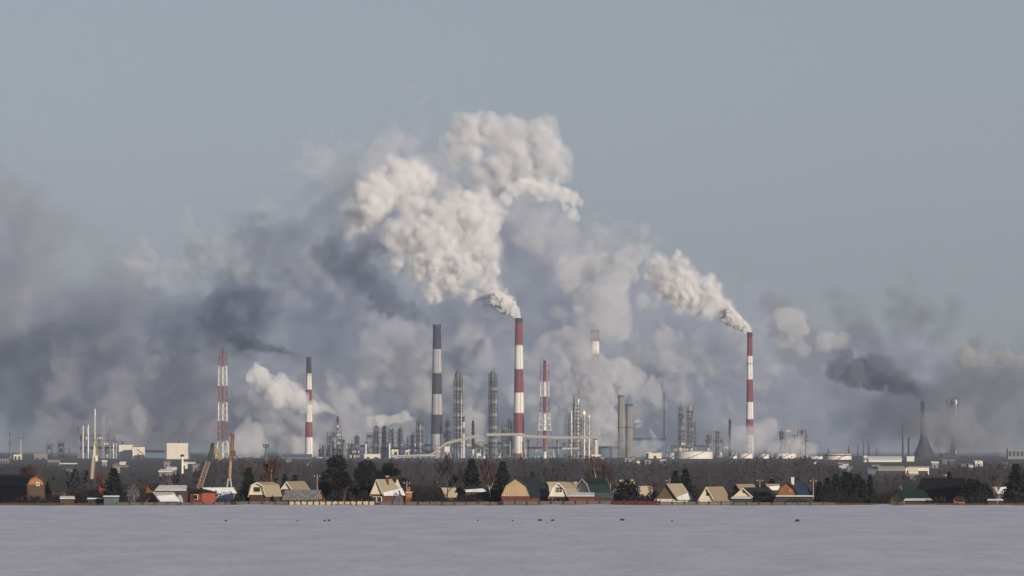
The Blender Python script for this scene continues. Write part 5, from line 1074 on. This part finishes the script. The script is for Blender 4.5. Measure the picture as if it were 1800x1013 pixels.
def build_smoke():
    steam = volume_mat('white_steam', .15, (.93, .935, .955), -.45); steam2 = volume_mat('thinning_steam', .045, (.93, .935, .955), -.45); soft = volume_mat('soft_steam', .022, (.86, .87, .92), -.25)
    lav = volume_mat('lit_lavender_smoke', .011, (.88, .89, .94), -.18); base = volume_mat('shaded_blue_grey_smog', .0052, (.63, .69, .83), 0); pale = volume_mat('lit_pale_smog', .009, (.82, .84, .92), -.15)  # blue grey and pale smog colours stand in for shaded and lit smoke
    dusk = volume_mat('edge_darkened_smog', .0040, (.57, .61, .71), 0); blue = volume_mat('shaded_blue_smoke', .012, (.42, .51, .70), 0); trail = volume_mat('dark_smoke', .06, (.30, .35, .46), 0); slate = volume_mat('slate_smoke', .07, (.36, .39, .48), 0); murk = volume_mat('edge_darkened_murk', .0062, (.38, .41, .49), 0); greyst = volume_mat('grey_steam', .035, (.74, .75, .80), -.1)  # blue: plume shadow put into colour; dusk, murk darkened for the frame edges
    def frac(lst, Y, seed, kids=(5, 3), kid=(.32, .66), up=.6):
        rng = random.Random(seed); out = []
        def go(x, y, r, yy, lev):
            out.append((x, y, r, yy))
            if lev >= len(kids): return
            for _ in range(kids[lev]):
                a, b = rng.uniform(0, 6.283), rng.uniform(-1, .5); q = math.sqrt(1 - b * b); k = r * rng.uniform(*kid); go(x + r * .82 * q * math.cos(a), y + r * .82 * q * math.sin(a), k, yy + r * .82 * b * Y / FPX, lev + 1)
        for p in lst: go(p[0], p[1], p[2], Y + (p[3] if len(p) > 3 else 0), 0)
        return out
    def along(ctrl, seed, step=.75, jit=.3, depth=.3):
        rng = random.Random(seed); out = []
        for (x0, y0, r0), (x1, y1, r1) in zip(ctrl, ctrl[1:]):
            n = max(1, int(math.hypot(x1 - x0, y1 - y0) / (step * (r0 + r1) / 2)))
            for i in range(n):
                t = i / n; r = (r0 + (r1 - r0) * t); out.append((x0 + (x1 - x0) * t + rng.uniform(-jit, jit) * r, y0 + (y1 - y0) * t + rng.uniform(-jit, jit) * r, r * rng.uniform(.8, 1.08), depth * (ctrl[0][0] - x0 - (x1 - x0) * t) * .75 + rng.uniform(-.4, .4) * r))
        return out
    def puffs(label, lst, Y, mats, seed, kids=(5, 3), h=2.5, lam=(38, 18, 9), amp=(3.6, 2.0, 1.0), softn=5, **kw):
        return tag(smoke('smoke_plume', frac(lst, Y, seed, kids), h, mats, seed, lam, amp, soft=softn, **kw), label, 'smoke plume')
    def plume(label, ctrl, Y, mats, seed, extra=(), jit=.3, depth=.3, **kw): return puffs(label, along(ctrl, seed, jit=jit, depth=depth) + list(extra), Y, mats, seed, **kw)
    p1 = puffs('dense white steam rolling left from the tall banded chimney', [(911, 556, 3.5), (907, 551, 4.5), (902, 545, 7.0), (894, 537, 10.0), (898, 528, 8.0), (881, 541, 11.0, 5), (872, 520, 16.8, 12), (862, 507, 19.0, 15), (852, 536, 11.0, 10), (845, 510, 21.3, 25), (828, 522, 15.7, 15), (862, 474, 19.0, 40), (838, 480, 20.2, 40), (815, 475, 26.9, 40), (793, 496, 23.5, 40), (808, 512, 12.0, 30), (762, 512, 22.4, 45), (742, 472, 28.0, 60), (765, 470, 24.6, 50), (702, 464, 14.6, 70), (720, 490, 10.0, 60)], 7430, [soft, steam2, steam], 1, h=2.2, softn=4)
    puffs('broad sunlit billow of steam in the middle of the cloud', [(765, 432, 44.8), (822, 415, 47.0, 30), (806, 380, 47.0, 60), (716, 414, 34.7, 10), (735, 380, 29.1, 40), (850, 382, 35.8, 80), (700, 440, 17.9, 0), (692, 466, 10.0, 0), (855, 440, 26.9, 30), (780, 395, 38.1, 20)], 7560, [soft, steam2, steam2], 31, amp=(4.5, 2.4, 1.2), lam=(50, 22, 11), softn=6)
    puffs('bright left shoulder of the steam cloud', [(649, 369, 38.1), (628, 400, 22.4), (664, 340, 38.1, 20), (640, 447, 17.9, 20), (665, 430, 14.6), (700, 318, 40.3, 60), (735, 318, 31.4, 90), (655, 470, 9.0), (632, 372, 20.2)], 7640, [soft, steam2, steam2], 32, amp=(4.5, 2.4, 1.2), lam=(50, 22, 11), softn=6)
    puffs('high sunlit crown of the steam cloud above the plant', [(823, 236, 33.6), (865, 232, 30.2), (898, 236, 31.4), (948, 236, 30.2), (962, 217, 15.7), (823, 264, 28.0), (889, 286, 37.0), (960, 276, 38.1), (930, 300, 29.1), (852, 314, 28.0), (881, 320, 26.9), (985, 300, 16.8), (915, 265, 28.0)], 7900, [soft, soft, steam2], 2, amp=(5.5, 3, 1.4), lam=(54, 24, 12), softn=6)
    puffs('bright curled rim of steam under the high crown', [(905, 335, 12), (920, 326, 13), (935, 330, 13), (952, 332, 14), (970, 336, 14), (990, 343, 14), (1008, 349, 10), (1020, 355, 6.5), (1006, 376, 9), (995, 366, 7), (1016, 384, 6), (888, 350, 11), (876, 368, 8)], 7850, [steam2, steam2], 33, h=2.2)
    p2 = puffs('white steam climbing left from the fog bound chimney', [(1318, 583, 2.6), (1315, 580, 3.4), (1309, 575, 6.0), (1300, 572, 7.0), (1296, 562, 9.0), (1283, 556, 14.6), (1273, 547, 19.8), (1257, 546, 14.6), (1248, 530, 26.4), (1245, 506, 18.5), (1221, 524, 22.5), (1228, 540, 17.1), (1197, 514, 33.0), (1187, 488, 29.1), (1168, 478, 26.4), (1149, 488, 18.5), (1200, 536, 18.5), (1172, 505, 23.7)], 7630, [soft, steam2, steam], 3, h=2.2, softn=4)
    jet = volume_mat('fresh_steam', .45, (.95, .953, .965), -.3)
    for o, lst, Y, sd in ((p1, [(911, 558, 5), (907, 553, 7), (902, 546, 9.5), (895, 540, 12), (886, 534, 14), (874, 528, 15)], 7415, 41), (p2, [(1318, 584, 3.6), (1315, 581, 5), (1310, 576, 7), (1303, 571, 9), (1295, 565, 10.5), (1286, 560, 12)], 7615, 42)):
        q = smoke('plume_root', frac(lst, Y, sd, (4, 2)), 1.3, [jet], sd, (14, 6), (2, 1)); q.parent = o
    plume('thinning pale billows drifting off the right hand steam', [(1131, 448, 16), (1107, 458, 20), (1080, 495, 30), (1050, 545, 34), (1085, 590, 28)], 7900, [soft], 4, lam=(60, 26, 12), amp=(9, 5, 2), extra=((1131, 530, 14, 0), (1020, 600, 28, 40), (945, 426, 10, -90), (949, 440, 8, -90), (1017, 485, 30, 60), (1060, 470, 22, 40)))
    plume('thin dark smoke trail blown left from the black topped chimney', [(543, 629, 2.6), (532, 627, 3.4), (512, 622, 4.6), (490, 615, 7), (460, 607, 10), (430, 599, 15), (405, 592, 18)], 7880, [trail], 5, h=2.2, kids=(4, 2))
    plume('blue grey smoke bending left off the shaded chimney', [(768, 570, 5.5), (760, 566, 7.5), (748, 560, 9), (732, 552, 12), (708, 543, 14), (686, 530, 17), (662, 505, 26)], 7490, [volume_mat('blue_grey_smoke', .06, (.40, .46, .60), 0)], 6, kids=(4, 2), h=1.6)
    plume('small white puffs from the thin little stack', [(593, 733, 1.6), (588, 727, 3), (580, 722, 5), (568, 717, 8), (556, 720, 8), (535, 708, 12), (512, 694, 16), (485, 680, 20), (455, 664, 20), (440, 648, 14)], 7600, [steam2], 7, h=2.0)
    plume('small puff cloud hanging left of the row of three columns', [(642, 729, 4), (628, 710, 11), (615, 694, 13), (603, 688, 8)], 7700, [soft], 8, h=2.2)
    plume('flat white steam drifting left above the row of three columns', [(729, 736, 3), (712, 733, 7), (693, 738, 8), (672, 740, 9), (655, 744, 9), (648, 748, 7)], 7500, [steam2], 9, h=2.0)
    plume('pale steam rising left from behind the needle mast', [(1168, 713, 5), (1155, 702, 11), (1140, 690, 17), (1115, 674, 24), (1085, 650, 28), (1050, 640, 26)], 8000, [soft], 10)
    plume('small bright steam wisp right of the concrete chimneys', [(1152, 768, 3), (1140, 759, 5), (1128, 750, 6.5), (1118, 740, 6)], 7600, [steam2], 11, h=2.0)
    plume('low tent shaped drift of pale steam right of the alone standing flare tower', [(436, 738, 7), (442, 760, 18), (452, 782, 26), (478, 796, 20)], 7300, [soft, soft], 12, extra=((425, 785, 22, 0), (432, 765, 16, 0), (415, 796, 20, 0)))
    plume('narrow steam column over the white buildings at left', [(245, 770, 2.5), (245, 752, 8), (243, 735, 12), (246, 715, 12)], 7200, [soft], 13, h=2.2)
    plume('little wisp blown left off the white building roof', [(234, 777, 2), (222, 773, 4), (208, 768, 6), (196, 764, 7)], 6700, [soft], 14, h=1.8)
    p3 = plume('dark smoke sweeping left from the murky chimney', [(1622, 702, 5), (1618, 698, 7), (1612, 692, 9.5), (1600, 684, 13), (1582, 675, 17), (1555, 660, 23), (1525, 650, 25), (1495, 646, 24), (1465, 640, 22)], 8180, [slate], 15, h=1.7, extra=((1608, 686, 10, 0), (1590, 670, 15, 0), (1570, 680, 13, 0), (1548, 632, 13, 0), (1540, 645, 20, 0), (1500, 660, 22, 0), (1475, 650, 20, 0), (1485, 625, 14, 0)))
    plume('pinkish sunlit puffs above the dark sweeping smoke', [(1482, 596, 12), (1455, 602, 18), (1435, 600, 12)], 8150, [soft], 16, extra=((1385, 562, 22, 100), (1400, 582, 16, 100), (1380, 600, 14, 120), (1410, 612, 12, 100)))
    plume('row of grey steam puffs entering from the right edge', [(1812, 640, 8), (1790, 637, 9), (1765, 630, 12), (1740, 628, 13), (1712, 630, 13), (1690, 618, 16), (1675, 600, 19)], 8000, [volume_mat('edge_steam', .05, (.68, .68, .71), -.1)], 17, h=2.0)
    plume('low steam boiling up at the right edge', [(1775, 800, 16), (1760, 780, 18), (1735, 785, 16), (1715, 770, 22), (1690, 745, 28), (1672, 735, 18), (1665, 760, 26), (1640, 740, 14), (1625, 745, 12)], 7950, [volume_mat('grey_ground_steam', .022, (.56, .57, .61), 0)], 18)
    plume('pale fog wrapped round the foot of the slim right hand chimney', [(1320, 768, 15), (1335, 755, 20), (1355, 750, 16), (1320, 788, 18), (1290, 775, 18), (1300, 752, 13)], 7450, [soft, soft], 19, extra=((1395, 787, 20, -60), (1415, 793, 15, -60), (1370, 790, 18, -60), (1312, 758, 12, -40)))
    veil = volume_mat('lavender_curtain', .07, (.80, .81, .87), -.1); dim = volume_mat('murky_curtain', .05, (.42, .44, .49), 0); dull = volume_mat('dull_steam', .022, (.52, .53, .57), 0)
    puffs('smoke curtain hiding the shaft of the red topped chimney', [(1036, 632, 14), (1050, 638, 17), (1026, 650, 20), (1062, 658, 20), (1045, 670, 28), (1030, 700, 26), (1060, 700, 24), (1040, 735, 28), (1068, 745, 24), (1020, 750, 26), (1045, 780, 28), (1010, 690, 18), (1015, 720, 20)], 8010, [veil], 20, lam=(34, 14), amp=(5, 2.5))
    puffs('murky smoke wrapped round the column heads at far right', [(1676, 728, 12), (1668, 735, 12), (1684, 738, 13), (1675, 752, 20), (1660, 770, 22), (1690, 775, 22), (1630, 735, 12), (1618, 738, 10), (1625, 752, 14)], 8120, [dull, dim], 21, softn=5)
    plume('grey smoke rising left as the far end of the dark sweeping trail', [(1450, 625, 22), (1425, 612, 22), (1400, 592, 22), (1380, 570, 24), (1365, 545, 20), (1345, 525, 16)], 8400, [volume_mat('fading_slate_smoke', .020, (.46, .49, .57), 0)], 22, extra=((1420, 640, 22, 0), (1390, 620, 22, 0), (1470, 600, 14, 0)))
    plume('low steam rolling along the ground at the plant centre', [(1075, 795, 12), (1085, 780, 16), (1070, 760, 18), (1060, 740, 16)], 7650, [soft], 23, h=2.2, depth=0)
    plume('low steam rolling along the ground left of the central plant', [(560, 798, 10), (548, 785, 16), (525, 782, 16), (505, 790, 14), (490, 780, 14)], 7950, [soft], 24, h=2.2, depth=0)
    plume('low steam behind the widest white tank', [(1150, 795, 8), (1135, 786, 12), (1120, 790, 12), (1165, 780, 10)], 7850, [soft], 25, h=2.2, depth=0)
    plume('low white steam behind the tall columns', [(850, 790, 10), (835, 770, 16), (820, 745, 18), (845, 735, 16)], 7800, [soft], 26, h=2.4, depth=0)
    for lab, ctrl, Y, sd, c in (('broad blue grey drift where the thin dark trail spreads left', [(415, 594, 17), (385, 584, 24), (350, 580, 28), (310, 580, 28), (275, 585, 24)], 7960, 27, (.42, .49, .62)), ('broad blue grey drift where the shaded chimney smoke spreads left', [(672, 514, 20), (645, 492, 28), (615, 468, 32), (585, 450, 32), (550, 440, 30)], 7700, 28, (.48, .55, .69))):
        plume(lab, ctrl, Y, [volume_mat('drifting_smoke', .014, c, 0), volume_mat('drifting_smoke_core', .012, c, 0)], sd, softn=7, lam=(44, 20, 10), amp=(6, 3, 1.5))
    q = smoke('plume_root', frac([(1622, 703, 3.6), (1620, 700, 4.6), (1617, 696, 5.6), (1613, 691, 7), (1608, 687, 8), (1601, 682, 9)], 8280, 43, (4, 2)), 1.5, [volume_mat('fresh_dark_smoke', .16, (.34, .37, .45), 0)], 43, (14, 6), (2, 1)); q.parent = p3
    def bank(label, pts, Y, mats, seed, h=8, dep=200, softn=14, lam=(90, 38), amp=(18, 9), warp=16, kids=(3,), **kw):
        rng = random.Random(seed); return tag(smoke('smoke', frac([(x, y, r, rng.uniform(-dep, dep)) for x, y, r in pts], Y, seed, kids), h, mats, 100 + seed, lam, amp, soft=softn, warp=warp, **kw), label, 'smoke', None, 'stuff')
    bank('blue grey smoke cloud massed behind the plant centre', [(600, 410, 65), (680, 400, 75), (760, 340, 62), (520, 440, 50), (450, 400, 36), (415, 400, 24), (560, 500, 65), (640, 500, 65), (900, 430, 75), (960, 440, 60), (1000, 450, 50), (1060, 470, 42), (1000, 540, 65), (1080, 560, 55), (940, 600, 75), (860, 580, 65), (700, 600, 65), (650, 660, 55), (780, 640, 75), (880, 680, 75), (1000, 680, 75), (800, 740, 65), (560, 600, 60), (500, 660, 60), (600, 740, 60), (780, 265, 30), (795, 318, 34), (930, 370, 55), (560, 320, 40), (640, 330, 50), (700, 300, 44), (1040, 420, 40), (1120, 500, 50), (870, 350, 50), (480, 520, 50), (420, 480, 40)], 8800, [base, base, base], 1)
    bank('pale lavender upper billows of the cloud behind the plant', [(560, 300, 34), (530, 282, 20), (620, 312, 42), (690, 290, 44), (740, 285, 30), (712, 216, 14), (725, 212, 10), (770, 350, 40), (925, 390, 42), (960, 420, 36), (1020, 440, 30), (1095, 425, 24), (1060, 430, 24), (1140, 440, 18)], 8500, [pale, pale], 7, h=5, lam=(60, 24), amp=(10, 5), dep=100)
    bank('pale lavender streak across the cloud left of the plant', [(260, 450, 26), (330, 440, 28), (400, 450, 30), (470, 470, 34), (540, 500, 34), (600, 520, 30), (640, 545, 24), (480, 430, 26), (560, 460, 24), (360, 480, 26), (300, 490, 24)], 8450, [pale, pale], 8, h=5, lam=(60, 24), amp=(10, 5), dep=100)
    bank('pale billows rising behind the shaded chimney', [(700, 600, 34), (720, 640, 38), (690, 660, 30), (745, 610, 26), (660, 590, 26), (735, 690, 32), (650, 640, 22), (820, 600, 28), (850, 640, 26), (830, 700, 30), (960, 620, 28), (985, 660, 30), (940, 700, 30), (1000, 720, 28)], 8400, [lav, lav], 9, h=5, lam=(54, 22), amp=(10, 5), dep=100)
    bank('dusky smog rising along the left edge', [(60, 350, 46), (30, 410, 66), (100, 420, 58), (150, 410, 34), (40, 540, 80), (130, 520, 66), (200, 480, 44), (230, 540, 54), (60, 640, 80), (160, 620, 70), (60, 730, 70), (170, 730, 60), (-20, 480, 80), (220, 590, 66), (-40, 350, 60), (-80, 600, 110), (25, 310, 26), (75, 300, 20)], 8500, [dusk, dusk, dusk], 2)  # smog whose colour also carries the lens falloff at this edge
    bank('pinkish grey smog low between the left edge and the flare tower', [(300, 660, 46), (280, 730, 46), (350, 700, 48), (230, 640, 40), (330, 620, 34), (200, 720, 42), (380, 750, 44), (120, 690, 36), (110, 620, 16), (50, 530, 20), (160, 660, 30), (320, 760, 40), (250, 770, 34), (90, 760, 36)], 8100, [volume_mat('pinkish_smog', .009, (.74, .73, .80), -.05)], 3, h=5, lam=(56, 24), amp=(11, 5), dep=110)
    bank('pale low steam haze around the left banded chimney', [(560, 760, 36), (620, 745, 34), (480, 740, 34), (700, 765, 30), (520, 700, 26), (590, 700, 24), (430, 700, 24), (540, 775, 30), (650, 770, 28)], 8100, [lav], 10, h=5, lam=(50, 22), amp=(10, 5), dep=110)
    bank('hump of smoke coloured blue for shadow between the lattice flare tower and the cloud', [(432, 532, 40), (395, 548, 44), (345, 566, 38), (475, 556, 40), (300, 576, 30), (440, 585, 36), (505, 585, 36), (560, 590, 36), (600, 560, 36), (610, 420, 24), (600, 460, 30), (640, 520, 28), (690, 470, 18), (682, 522, 20), (655, 500, 28), (628, 475, 30), (590, 430, 24), (590, 500, 30), (270, 585, 26)], 8150, [blue, blue], 4, h=5, dep=80, lam=(60, 26), amp=(9, 4))  # shadow cast by other plumes is put into this smoke colour
    bank('grey smog bank right of the plant centre', [(1100, 580, 55), (1180, 590, 58), (1250, 600, 58), (1150, 660, 62), (1250, 680, 62), (1350, 570, 44), (1380, 545, 30), (1350, 640, 62), (1450, 640, 50), (1400, 700, 68), (1500, 700, 60), (1300, 525, 26), (1200, 740, 55), (1300, 750, 55), (1100, 740, 55), (1330, 510, 18)], 8800, [base, base], 5)
    bank('pale patches of smoke right of the plant centre', [(1160, 590, 26), (1200, 620, 30), (1130, 620, 26), (1250, 640, 26), (1300, 600, 22), (1180, 680, 26), (1340, 680, 28), (1270, 720, 26), (1100, 700, 24)], 8400, [lav], 11, h=5, lam=(50, 22), amp=(10, 5), dep=100)
    bank('dark murk over the right side', [(1600, 560, 38), (1590, 480, 20), (1578, 448, 12), (1620, 530, 28), (1650, 560, 28), (1700, 600, 30), (1550, 620, 52), (1700, 680, 62), (1650, 720, 55), (1780, 700, 62), (1750, 640, 40), (1600, 700, 55), (1500, 600, 36), (1820, 640, 46), (1560, 740, 55), (1740, 760, 55), (1480, 560, 26), (1360, 510, 16), (1400, 530, 16)], 8800, [murk, murk, murk], 6)  # murk colour lowered further to include lens falloff on this side

def build_wall():
    m = volume_mat('blue_lavender_smog', .0036, (.66, .73, .87), 0); rng = random.Random(19)
    pts = [(x + rng.uniform(-25, 25), np.interp(x, [100, 400, 700, 1100, 1400, 1700], [600, 560, 540, 560, 620, 680]) + rng.uniform(-20, 30), rng.uniform(60, 85)) for x in range(120, 1620, 55)] + [(x + rng.uniform(-25, 25), 720 + rng.uniform(-30, 30), rng.uniform(70, 95)) for x in range(60, 1700, 60)]
    o = smoke('smoke', [(x, y, r, 9500 + rng.uniform(-150, 150)) for x, y, r in pts], 10, [m, m], 56, (120, 55), (26, 12), soft=22, warp=20); tag(o, 'blue lavender smog wall low behind the whole plant', 'smoke', None, 'stuff')
def build_haze():
    hz = MB().box(-12800, 12800, -1500, 21500, -6, 540).build('haze', volume_mat('cold_haze', HAZE_DENSITY, HAZE_COLOR, 0.0)); tag(hz, 'thin cold haze over the whole plain', 'haze', None, 'stuff')
HAZE_DENSITY = 3.2e-5; HAZE_COLOR = (.62, .75, 1.0)
import time as _t
_T = _t.time()
def _lap(n):
    global _T; print('LAP', n, round(_t.time() - _T, 2)); _T = _t.time()
build_ground(); build_scrubland(); _lap('ground')
build_chimneys(); build_towers(); build_columns(); build_frames(); build_blocks(); build_tanks(); build_conveyor(); build_masts(); build_cranes(); build_sheds(); _lap('plant')
build_village(); _lap('village')
build_trees(); build_edge_grass(); build_undergrowth(); _lap('trees')
build_smoke(); build_wall(); build_haze(); _lap('smoke')
